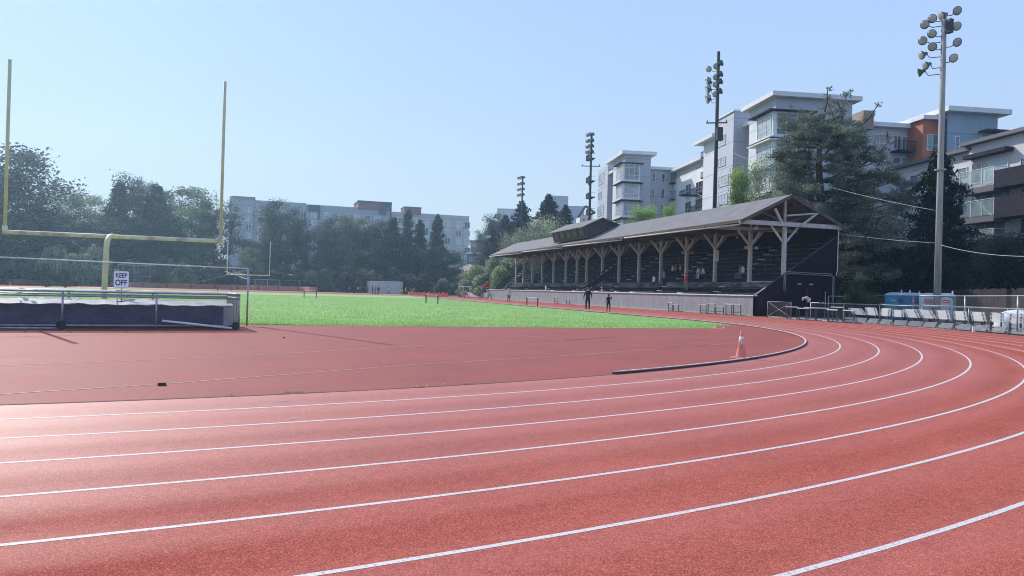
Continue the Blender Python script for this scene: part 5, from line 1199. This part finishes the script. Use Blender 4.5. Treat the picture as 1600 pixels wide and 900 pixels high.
# --- far long building
def depth(x,y,D): d=ray(x,y); f=Vector((math.sin(YAW),math.cos(YAW),0)); t=D/d.dot(f); return Vector((d.x*t,d.y*t,EYE+d.z*t))
a=depth(358,312,262); b=depth(733,337,290); F4=Face(a,(b-a)); 
F4.d=(b-a).to_2d().normalized().to_3d(); n=Vector((-F4.d.y,F4.d.x,0)); F4.n=n if n.dot(-F4.O)>0 else -n
A4=thing('long_apartment_building',(a.x,a.y,4),'long low grey apartment building half hidden behind the far row of dark trees','apartment building')
Lx=lambda x:F4.px(x,340)[0]
ztp=F4.px(500,322)[1]
def fb4(x0,x1,yt,m,name='wall',dep=14,o=0,z0=3,zt=None):
    z=F4.px((x0+x1)/2,yt)[1] if zt is None else zt; mb=MB(); F4.box(mb,Lx(x0),Lx(x1),z0,z,o-dep,o); return mb.build(name,[m],A4)
fb4(358,396,308,'siding_steel',o=.6); fb4(362,398,307.3,'cement_tan','roof_slab',o=1.0,z0=F4.px(380,310)[1])
fb4(396.3,478,315,'siding_steel'); fb4(478.3,600,323,'siding_steel',o=.3); fb4(600.3,733,334,'siding_sage',o=.1)
fb4(481,498,320.5,'navy_panel','attic_panel',o=.8,z0=F4.px(490,331)[1]); fb4(497,499.5,321,'navy_panel','attic_panel',o=.85,z0=F4.px(490,342)[1])
fb4(559,592,316,'cement_red','stair_tower',o=.9,z0=F4.px(575,327)[1]); fb4(558,611,315,'navy_panel','tower_roof',o=1.2,z0=F4.px(585,317.2)[1]); fb4(609,611,316,'navy_panel','tower_post',o=1.0,z0=14)
fb4(592,603,318,'recess_dark','tower_side',o=.7,z0=F4.px(597,336)[1],dep=.3)
fb4(631,657,324,'cement_red','stair_tower',o=.9,z0=F4.px(645,335)[1],dep=8); fb4(630.5,658,323.6,'navy_panel','tower_roof',o=1.1,z0=F4.px(645,325)[1],dep=8)
for i,x in enumerate((365,384,402,420,436,455,470,486,506,520,536,553,570,585,606,622,642,660,678,694,712,725)):
    for j in range(5):
        y0=322+(x-358)*.068+j*13.3
        if 440<x<660 and j>2: continue
        window(F4,A4,x,y0,x+9,y0+10,2,1,'pane_light' if (i+j)%3 else 'pane_dark',o=.9 if x<396 else (.35 if x>470 else .05) if x<600 else .15,fw_=.16)
# --- smaller far buildings
def small(name,x0,x1,yt,D,m,label,wl=(),cat='building',dep=10,yb=430,roof=None,wfn=dict(nx=2,nz=1)):
    a=depth(x0,yt,D);b=depth(x1,yt,D); b.z=a.z; F=Face(a,(b-a).to_2d()); zt=F.px((x0+x1)/2,yt)[1]
    t=thing(name,((a.x+b.x)/2,(a.y+b.y)/2,2),label,cat); w=(F.px(x1,yt)[0]); mb=MB(); F.box(mb,0,w,2,zt,-dep,0); mb.build('wall',[m],t)
    if roof: mb=MB(); F.box(mb,-.5,w+.5,zt+.01,zt+.6,-dep-.5,.5); mb.build('roof',[roof],t)
    wins(F,t,wl,**wfn); return t
small('apartment_tower',777,812,326,250,'siding_pale','pale apartment tower poking above the trees left of the far light pole',[(781,342,785,349),(788,340,792,347),(781,352,785,359),(788,350,792,357),(781,362,785,369),(788,360,792,367)],'apartment tower')
small('office_building',860,888,306,240,'siding_lavender','pale building seen just over the tops of the dark conifers',[(865,309,869,313)],'building')
small('office_building',887,913,322,235,'siding_lavender','low pale roofline between the dark conifers and the white gabled house',[(891,326,897,331)],'building')
t=small('gabled_house',906,926,336,170,'siding_white','white gabled house squeezed between the conifers and the glass cornered block',[(910,341,914,349),(917,340,921,349),(911,354,916,362)],'house')
a=depth(903,340,169.5);b=depth(915,322,169.5);c=depth(930,333,169.5); mb=MB(); mb.bar(a,b,.4,.5);mb.bar(b,c,.4,.5); mb.build('roof',['siding_mauve'],t)
small('pavilion',763,782,372,200,'siding_sage','small dark framed pavilion with flat roofs above the green bank',[(768,376,779,390)],'pavilion',roof='roof_slab',dep=6,wfn=dict(nx=3,nz=2,pane='pane_dark'))
small('low_building',730,756,397,265,'siding_mauve','low mauve building with white roof edge at the right end of the long apartment building',[(733,402,738,408),(742,402,748,408)],'building',roof='roof_slab',dep=15)
small('low_house',735,762,378,330,'cement_tan','distant brown roofed house beyond the right end of the long building',[(740,382,744,386)],'house',roof='siding_mauve')
#PART5
# ------------------------------------------------------------------ vegetation
rng=np.random.default_rng(11)
def leafcloud(clumps,n,size,flat=1.0,shell=.45,soft=False):
    """clumps: (x,y,z,rx,ry,rz,weight); returns quad vertices"""
    C=np.array(clumps,float); w=C[:,6]*C[:,3]*C[:,5]; w=w/w.sum(); idx=rng.choice(len(C),n,p=w); c=C[idx]
    d=rng.normal(size=(n,3)); d/=np.linalg.norm(d,axis=1)[:,None]; r=shell+(1.06-shell)*rng.uniform(0,1,n)**.6
    r*=1+.13*np.sin(d[:,0]*7+c[:,0]*3)*np.sin(d[:,2]*6+c[:,2]*5)
    if soft: pos=c[:,:3]+np.clip(rng.normal(size=(n,3)),-2.2,2.2)*.55*c[:,3:6]
    else: pos=c[:,:3]+d*r[:,None]*c[:,3:6]
    nr=d*.6+rng.normal(size=(n,3))*.7; nr[:,2]+=.25*flat; nr/=np.linalg.norm(nr,axis=1)[:,None]
    t=np.cross(nr,rng.normal(size=(n,3))); t/=np.linalg.norm(t,axis=1)[:,None]; b=np.cross(nr,t)
    s=size*rng.uniform(.55,1.35,n)[:,None]; a=s*.5; bb=s*.32
    v=np.empty((n,4,3)); v[:,0]=pos-t*a; v[:,1]=pos-b*bb+t*a*.1; v[:,2]=pos+t*a; v[:,3]=pos+b*bb+t*a*.1
    return v.reshape(-1,3)
def limb(mb,a,b,r0,r1,bend=.1,n=4,rnd=random):
    a=Vector(a);b=Vector(b); L_=(b-a).length; off=Vector((rnd.uniform(-1,1),rnd.uniform(-1,1),rnd.uniform(-.3,.6)))*bend*L_
    mb.tube([a.lerp(b,i/n)+off*math.sin(math.pi*i/n) for i in range(n+1)],[r0+(r1-r0)*i/n for i in range(n+1)],6,cap=False)
def broadleaf(seed,h=20,w=13,leafm='leaf_haze_mid',n=9000,size=.5,low=.12,round_=1.0,ncl=34,name='broadleaf_tree',trunk=.35,csize=.17):
    rd=random.Random(seed); t=thing(name,(0,0,0),'tree','tree'); mb=MB(); cl=[]
    mb.tube([(0,0,-.5),(rd.uniform(-.2,.2),rd.uniform(-.2,.2),h*.25),(rd.uniform(-.5,.5),rd.uniform(-.5,.5),h*.6),(rd.uniform(-.6,.6),0,h*.88)],[trunk,trunk*.8,trunk*.5,trunk*.12],8)
    for i in range(ncl):
        f=(i+.5)/ncl; z=h*(low+(.97-low)*f); prof=math.sin(math.pi*min(1,(.16+.84*(1-f))*.93))**.65*round_+(1-round_)*(1-f)
        rr_=w/2*prof*rd.uniform(.35,1.0); a=i*2.399+rd.uniform(-.4,.4)
        c=(rr_*math.cos(a),rr_*math.sin(a),z+rd.uniform(-.03,.03)*h); k=w*csize*rd.uniform(.7,1.35)
        cl.append((*c,k,k,k*rd.uniform(.55,.85),rd.uniform(.6,1.3)))
        limb(mb,(0,0,max(h*.12,z-rr_*.8-h*.05)),c,trunk*.28*(1-f*.6),.03,.12,4,rd)
    mb.build('trunk',['bark'],t,smooth=True); rawmesh('crown',leafcloud(cl,int(n*1.15),size*.9,soft=True)*np.array((1.02,1.02,1)),4,leafm,t); return t
def conifer(seed,h=22,w=9,leafm='needle_dark',n=9000,size=.5,tiers=16,low=.08,name='conifer_tree',ragged=.3,power=.85,droop=.12):
    rd=random.Random(seed); t=thing(name,(0,0,0),'tree','tree'); mb=MB(); cl=[]
    mb.tube([(0,0,-.5),(0,0,h*.5),(rd.uniform(-.3,.3),0,h*.98)],[h*.016,h*.010,.03],8)
    for i in range(tiers):
        f=i/(tiers-1); z=h*(low+(.97-low)*f); R_=w/2*(1-f)**power*rd.uniform(1-ragged,1)+.25
        nb=max(4,int(8-3*f)); a0=rd.uniform(0,6.28)
        for b in range(nb):
            a=a0+b*2*math.pi/nb+rd.uniform(-.3,.3); rl=R_*rd.uniform(.65,1.1); e=(rl*math.cos(a),rl*math.sin(a),z-rl*droop+rd.uniform(-.3,.3))
            limb(mb,(0,0,z),e,.07*(1-f)+.02,.015,.05,3,rd)
            for q in (.35,.7,1.0):
                k=max(.35,R_*.20*(1.35-q*.55)); cl.append((e[0]*q+rd.uniform(-.2,.2),e[1]*q+rd.uniform(-.2,.2),z+(e[2]-z)*q+rd.uniform(-.35,.35)*h/tiers,k*1.1,k*1.1,max(k*.5,h/tiers*.55),1.0))
    cl.append((0,0,h*.985,.25,.25,h*.03,1))
    mb.build('trunk',['bark'],t,smooth=True); rawmesh('crown',leafcloud(cl,n,size,flat=1.0,soft=True),4,leafm,t); return t
def bush(seed,w=5,h=3,leafm='leaf_mid',n=5000,size=.35,name='shrub',ncl=14):
    rd=random.Random(seed); t=thing(name,(0,0,0),'shrub','shrub'); mb=MB(); cl=[]
    for i in range(ncl):
        a=rd.uniform(0,6.28); r_=w/2*rd.uniform(.1,.85); z=h*rd.uniform(.2,.85)*(1-.35*r_/(w/2)); k=w*.17*rd.uniform(.7,1.2); cl.append((r_*math.cos(a),r_*math.sin(a),z,k,k,k*.7,1)); limb(mb,(0,0,-.2),cl[-1][:3],.05,.02,.1,3,rd)
    mb.build('stem',['bark'],t); rawmesh('foliage',leafcloud(cl,n,size),4,leafm,t); return t
used2=set()
def plant(proto,x,y,z,s,label,rz=None,group=None,name=None):
    o=proto
    if proto.name in used2: o=dup(proto)
    used2.add(proto.name)
    o.location=(x,y,z); o.rotation_euler=(0,0,random.uniform(0,6.28) if rz is None else rz); o.scale=s if hasattr(s,'__len__') else (s,s,s); o['label']=label
    if group: o['group']=group
    return o
def plant_px(proto,ph,pw,xc,ytop,D,wpx,label,group=None,name=None,rz=None,zb=None):
    """stand a plant at distance D so that its top reaches ytop in the photograph"""
    p=at_r(xc,ytop,D); z0=terrain(p.x,p.y)-.2 if zb is None else zb; H_=p.z-z0; f=Vector((math.sin(YAW),math.cos(YAW),0)); dp=Vector((p.x,p.y,0)).dot(f)
    W=wpx*dp/F_PX; return plant(proto,p.x,p.y,z0,(W/pw,W/pw,H_/ph),label,rz,group)
bA=broadleaf(1,20,13,'leaf_haze_dark',15000,.46,csize=.155); bB=broadleaf(2,20,13,'leaf_haze_mid',15000,.46,csize=.145); bC=broadleaf(3,20,12,'leaf_haze_light',13000,.42,csize=.15)
bD=broadleaf(4,20,12,'leaf_haze_dark',14000,.45,low=.05,ncl=46,csize=.13); cA=conifer(5,22,9,'leaf_haze_dark',13000,.48); cB=conifer(6,22,7,'leaf_haze_dark',13000,.48,tiers=20,power=.5,ragged=.45)
cC=conifer(7,22,9,'needle_blue',13000,.5,tiers=18,power=.7)
LG='trees in the row beyond the far fence'
for q in [
 (bA,20,13,14,240,188,160,'big dark broad tree at the left edge rising above the left goal upright'),
 (bC,20,12,98,306,196,74,'pale green leafy tree between the big left tree and the clump behind the crossbar'),
 (bC,20,12,142,306,204,70,'pale green tree seen just left of the dark pointed clump'),
 (cA,22,9,186,288,196,66,'dark spreading conifer, left top of the clump behind the goal'),
 (bD,20,12,218,280,200,70,'dark ragged tree with the highest top in the clump behind the goal'),
 (cC,22,9,246,292,197,64,'bluish conifer right of the highest top in the clump'),
 (bB,20,13,284,296,201,96,'mid green rounded tree at the right end of the clump behind the goal'),
 (bC,20,12,300,326,192,56,'light green tree left of the right goal upright'),
 (bD,20,12,338,320,194,66,'dark tree rising directly behind the right goal upright'),
 (bA,20,13,438,320,196,72,'dark round headed tree, tallest in front of the long grey building'),
 (bD,20,12,404,372,190,52,'dark tree low in front of the left end of the long building'),
 (bD,20,12,482,356,193,66,'dark tree just right of the round headed one'),
 (bA,20,13,525,345,197,64,'dark broad tree below the navy roof panel of the long building'),
 (bB,20,13,556,341,194,62,'dark tree below the red stair tower, left of it'),
 (bA,20,13,588,350,192,60,'dark tree directly under the red stair tower'),
 (cA,22,9,613,343,194,56,'ragged conifer right of the red stair tower'),
 (cB,22,7,638,329,196,34,'dark narrow conifer, leftmost of the three columnar ones'),
 (cB,22,7,657,345,194,36,'narrower conifer, middle of the three columnar ones'),
 (cB,22,7,684,337,197,40,'dark columnar conifer before the right end of the long building'),
 (bD,20,12,668,386,190,50,'low dark tree under the columnar conifers'),
 (bA,20,13,700,392,200,54,'low tree before the right end of the long building'),
 (bC,20,12,392,388,176,34,'small pale green tree beside the far goal post'),
 (bA,20,13,60,330,190,90,'dark lower tree behind the left goal upright'),
 (bD,20,12,160,340,188,90,'dark lower tree under the middle of the crossbar'),
 (bD,20,12,250,340,189,90,'dark lower tree behind the right half of the crossbar'),
 (cA,22,9,-40,250,190,120,'dark tree cut by the left edge of the picture'),
 (bA,20,13,775,338,225,40,'distant grey green tree left of the pale apartment tower'),
 (bD,20,12,757,362,240,30,'small distant tree in the gap right of the long building'),]:
    plant_px(q[0],q[1],q[2],q[3],q[4],q[5]*(1.1 if q[5]<205 else 1.03),q[6]*(1.15 if q[0] not in (cA,cC) else 1.7),q[7],LG)
sA=bush(21,6,4,'leaf_haze_mid',5000,.40); sB=bush(22,6,4,'leaf_pale',5000,.38); sC=bush(23,6,4,'leaf_haze_dark',5000,.42)
SG='shrubs under the far trees'
spots=[(sB,95,372,190,66,'pale shrub with a bright top below the left half of the crossbar'),(sB,140,372,190,70,'pale arching shrub below the crossbar left of the gooseneck'),(sA,60,395,191,80,'dark green shrub low at the left edge beyond the fence'),(sB,120,408,190,60,'pale low shrub left of the gooseneck'),(sB,160,405,190,54,'pale low shrub right behind the gooseneck'),(sC,220,400,192,80,'dark shrub behind the backstop cage'),(sA,270,398,191,60,'mid green shrub between backstop cage and far goal'),(sB,290,404,190,44,'pale shrub left of the far goal'),(sC,330,405,191,70,'dark shrub directly left of the far goal'),(sC,-10,400,191,90,'dark shrub cut by the left edge'),
 (sC,400,420,191,66,'dark shrub right behind the far goal'),(sC,450,412,192,76,'dark shrub under the round headed tree'),(sA,500,415,191,60,'mid green shrub under the middle trees'),(sC,540,412,192,70,'dark shrub left of the net cage'),(sA,575,416,191,54,'mid green shrub above the left edge of the net cage'),(sC,620,414,192,66,'dark shrub above the net cage'),(sC,665,424,191,56,'dark shrub under the columnar conifers'),(sA,700,432,184,44,'green shrub at the foot of the service road'),
 (sC,190,420,192,90,'dark low shrub under the pointed clump'),(sC,360,425,192,60,'dark low shrub behind the far goal left half'),(sC,480,425,193,90,'dark low shrub filling under the trees left of the crowd')]
for q in spots: plant_px(q[0],4,6,*q[1:5],q[5],SG)
# conifers and blossom behind the far end of the stand
dK=conifer(31,20,11,'needle_blue',20000,.5,tiers=20,power=.65,ragged=.2)
for x,y,D_,w_,lb in ((790,338,185,52,'dark conifer left of the far light pole above the roof'),(816,316,175,66,'broad dark conifer right behind the far light pole'),(858,306,165,74,'tallest broad dark conifer above the press box'),(884,322,160,50,'dark conifer right of the tallest, beside the backlit pole'),(770,356,200,32,'small dark conifer at the left end of the group')):
    plant_px(dK,20,11,x,y,D_,w_*1.2,lb,'dark conifers above the far end of the stand')
wB=broadleaf(32,9,9,'leaf_silver',16000,.28,low=.1,ncl=40)
plant_px(wB,9,9,846,350,136,76,'white flowering tree showing above the roof left of the press box'); plant_px(wB,9,9,812,370,140,60,'paler flowering tree at the far left end of the stand roof')
gB=bush(33,6,4,'leaf_light',7000,.30); gC=bush(34,6,4,'leaf_silver',6000,.28)
for i,(x,y,D_,w_) in enumerate(((745,408,150,60),(770,396,140,66),(790,408,133,56),(760,422,140,60),(735,432,150,44),(800,398,138,60),(780,432,134,46),(812,410,136,44),(725,445,152,34))):
    plant_px((gB,gC)[i%3==1],4,6,x,y,D_,w_,['bright green shrub high on the bank beside the road','silvery shrub on top of the bank by the roof end','green shrub below the roof end','bright green shrub in the middle of the bank','green shrub low on the bank by the road','green shrub behind the roof end','bright shrub beside the end stair','silvery shrub behind the end stair','green tuft at the foot of the bank'][i],'shrubs on the green bank at the end of the stand')
# trees right behind the stand
tA=broadleaf(41,12,9,'leaf_bright',22000,.24,low=.1,ncl=44,trunk=.2,csize=.13)
tS=broadleaf(42,14,10,'leaf_silver',20000,.22,low=.05,ncl=50,trunk=.2,csize=.12)
plant_px(tA,12,9,1160,262,92,62,'bright green young tree left of the glass cornered tower',None)
plant_px(tS,14,10,1205,256,88,96,'thin pale leaved tree in front of the glass cornered tower')
plant_px(tA,12,9,1008,324,120,56,'bright green treetop just above the middle of the stand roof'); plant_px(tA,12,9,1046,320,115,30,'small green treetop right of it above the stand roof')
# the big pine
def bigpine():
    p0=at_r(1290,250,74); z0=terrain(p0.x,p0.y)-.3; t=thing('pine_tree',(p0.x,p0.y,z0),'huge old pine with spreading layered branches rising above the near gable of the stand','pine tree')
    f=Vector((p0.x,p0.y,0)).normalized(); sd=Vector((f.y,-f.x,0)); mb=MB(); cl=[]; rd=random.Random(5)
    dpt=p0.x*math.sin(YAW)+p0.y*math.cos(YAW); kk=dpt/F_PX
    def W(x,y,dd=0): # photo pixel -> world at the depth of the tree
        q=at_r(x,y,74+dd); return q
    trunk=[Vector((p0.x,p0.y,z0)),W(1284,420),W(1283,330),W(1279,250),W(1283,200),W(1292,160)]
    mb.tube(trunk,[.55,.5,.40,.26,.16,.06],10)
    def pad(x,y,dd,rx,rz,wt=1.0): q=W(x,y,dd); cl.append((q.x,q.y,q.z,rx*kk,rx*kk,rz*kk,wt))
    # branches: start y on trunk, end point
    br=[]
    for y,xs_ in ((195,(1262,1312)),(205,(1240,1330,1300)),(222,(1236,1256,1345)),(240,(1228,1350,1318)),(258,(1222,1372,1240)),(275,(1232,1385,1330)),(292,(1225,1398,1260,1350)),(308,(1232,1402,1310)),(325,(1240,1405,1360,1270)),(342,(1290,1400,1330)),(360,(1318,1405,1370)),(380,(1330,1400,1360)),(402,(1322,1395)),(425,(1335,1385))):
        for xe in xs_: br.append((y,xe,y+rd.uniform(-14,4)))
    for (y,xe,ye) in br:
        dd=rd.uniform(-3.2,3.2); a=W(1281,y+8,0); b=W(xe,ye,dd); off=Vector((0,0,-abs(xe-1281)*kk*.06)); pts=[a.lerp(b,i/5)+off*math.sin(math.pi*i/5) for i in range(6)]
        mb.tube(pts,[.16,.13,.10,.07,.05,.03],6,cap=False)
        for q in (.3,.42,.55,.66,.78,.88,.97,1.04):
            x=1281+(xe-1281)*1.06*q+rd.uniform(-5,5); yy=y+(ye-y)*q+rd.uniform(-9,9); pad(x,yy-1,dd*q+rd.uniform(-1.3,1.3),rd.uniform(8,14),rd.uniform(3.4,6.2))
            for _ in range(3): pad(x+rd.uniform(-12,12),yy+rd.uniform(-5,5),dd*q+rd.uniform(-2.2,2.2),rd.uniform(4,9),rd.uniform(2.2,5),.8)
    # sparse reaching tips with sky between them
    for pts_ in (((1285,215),(1303,185),(1293,160),(1293,136)),((1290,205),(1312,180),(1322,152),(1326,144)),((1300,230),(1335,205),(1358,185),(1372,164)),((1290,240),(1322,205),(1345,196)),((1340,262),(1372,240),(1388,222),(1386,205)),((1310,210),(1318,178),(1308,160))):
        q=[W(*p_,rd.uniform(-1,1)) for p_ in pts_]; mb.tube(q,[.10,.07,.05,.03][:len(q)],6,cap=False)
        for i in range(1,len(pts_)):
            for _ in range(5):
                u_=rd.random(); x=pts_[i-1][0]*(1-u_)+pts_[i][0]*u_+rd.uniform(-5,5); y=pts_[i-1][1]*(1-u_)+pts_[i][1]*u_+rd.uniform(-4,4); pad(x,y,rd.uniform(-1,1),rd.uniform(3,6),rd.uniform(2.5,4.2),.8)
    for _ in range(38): pad(rd.gauss(1276,26),rd.gauss(214,20),rd.uniform(-3,3),rd.uniform(5,9),rd.uniform(3,6),.8)
    for _ in range(34): pad(rd.gauss(1335,34),rd.gauss(310,42),rd.uniform(-3,3),rd.uniform(5,9),rd.uniform(3,6),.8)
    # dense top head
    for _ in range(40): pad(rd.gauss(1270,25),rd.gauss(190,15)+6,rd.uniform(-2.5,2.5),rd.uniform(5,9),rd.uniform(2.5,4.5),.9)
    o=mb.build('trunk',['bark'],t,smooth=True)
    v=leafcloud(cl,130000,.16,flat=1.0,soft=True); rawmesh('crown',v-np.array((p0.x,p0.y,z0)),4,'needle_mid',t); return t
bigpine()
# dark hillside trees on the right
dP=conifer(51,14,9,'needle_dark',30000,.30,tiers=22,power=.55,ragged=.35,droop=-.12,low=.05)
plant_px(dP,14,9,1469,236,76,140,'black green young pine directly behind the grey light pole')
hA=broadleaf(52,10,9,'leaf_dark',26000,.22,low=.0,ncl=60,trunk=.25,csize=.13); hB=broadleaf(53,10,9,'leaf_mid',24000,.22,low=.0,ncl=60,trunk=.25,csize=.13); hC=broadleaf(55,10,9,'needle_dark',26000,.24,low=.0,ncl=60,csize=.14)
HG='dark trees on the hillside behind the toilets'
for q in ((hA,1330,318,81,110,'leafy tree just right of the stand gable'),(hC,1360,352,79,99,'dark tree below the big pine, right of the stand'),(hA,1395,372,77,94,'dark tree between the stand and the grey pole'),(hC,1425,385,76,92,'very dark tree left of the grey pole'),(hA,1455,392,79,88,'dark tree behind the grey pole'),(hC,1490,388,77,92,'dark tree right of the grey pole'),(hC,1530,376,75,88,'dark tree below the lowest balcony, left one'),(hA,1560,372,73,83,'dark tree below the lowest balcony, right one'),(hC,1592,374,71,83,'dark tree at the right edge below the balconies'),(hC,1640,370,69,110,'dark tree cut by the right edge'),(hC,1340,395,83,99,'dark tree low behind the stand corner'),(hC,1390,410,81,99,'dark tree low above the blue toilets'),(hC,1440,420,80,99,'dark tree low above the white toilets'),(hC,1500,418,79,99,'dark tree low above the board fence'),(hC,1560,420,76,99,'dark tree low above the white tarp mound'),(hC,1610,420,73,99,'dark tree low at the right edge'),(hB,1420,400,89,66,'lighter leafy tree showing left of the grey pole')):
    plant_px(q[0],10,9,*q[1:5],q[5],HG)
iv=bush(54,6,4,'leaf_mid',16000,.17,ncl=26)
for x,y,D_,w_,lb in ((1338,436,60,50,'grey green ivy bush against the dark end of the stand'),(1362,452,66,40,'ivy bush between the stand corner and the blue toilets'),(1322,455,59,34,'small ivy bush touching the corner of the stand'),(1380,462,70,30,'low ivy tuft beside the leftmost toilet'),(1598,470,58,50,'green shrub at the right edge behind the board fence')):
    plant_px(iv,4,6,x,y,D_,w_,lb,'ivy bushes beside the stand')
for o in [o for o in bpy.data.objects if o.parent is None and o.get('label') in ('tree','shrub')]:
    for ch in list(o.children): bpy.data.objects.remove(ch)
    bpy.data.objects.remove(o)
# ------------------------------------------------------------------ haze
hm=bpy.data.materials.new('haze'); hm.use_nodes=True; nt=hm.node_tree; nt.nodes.clear()
o=N(nt,'ShaderNodeOutputMaterial'); vsn=N(nt,'ShaderNodeVolumeScatter'); vsn.inputs['Color'].default_value=(0.50,0.76,1,1); vsn.inputs['Density'].default_value=0.00062; vsn.inputs['Anisotropy'].default_value=0.6
L(nt,vsn.outputs[0],o.inputs['Volume']); MATS['haze']=hm; hm.cycles.homogeneous_volume=True if hasattr(hm.cycles,'homogeneous_volume') else None
hz=MB().box(-260,260,-25,420,-6,75).build('haze',['haze'],origin=(0,0,0)); tag(hz,'thin bluish sunlit haze hanging over the whole field','haze',kind='stuff')
scene.cycles.volume_bounces=0
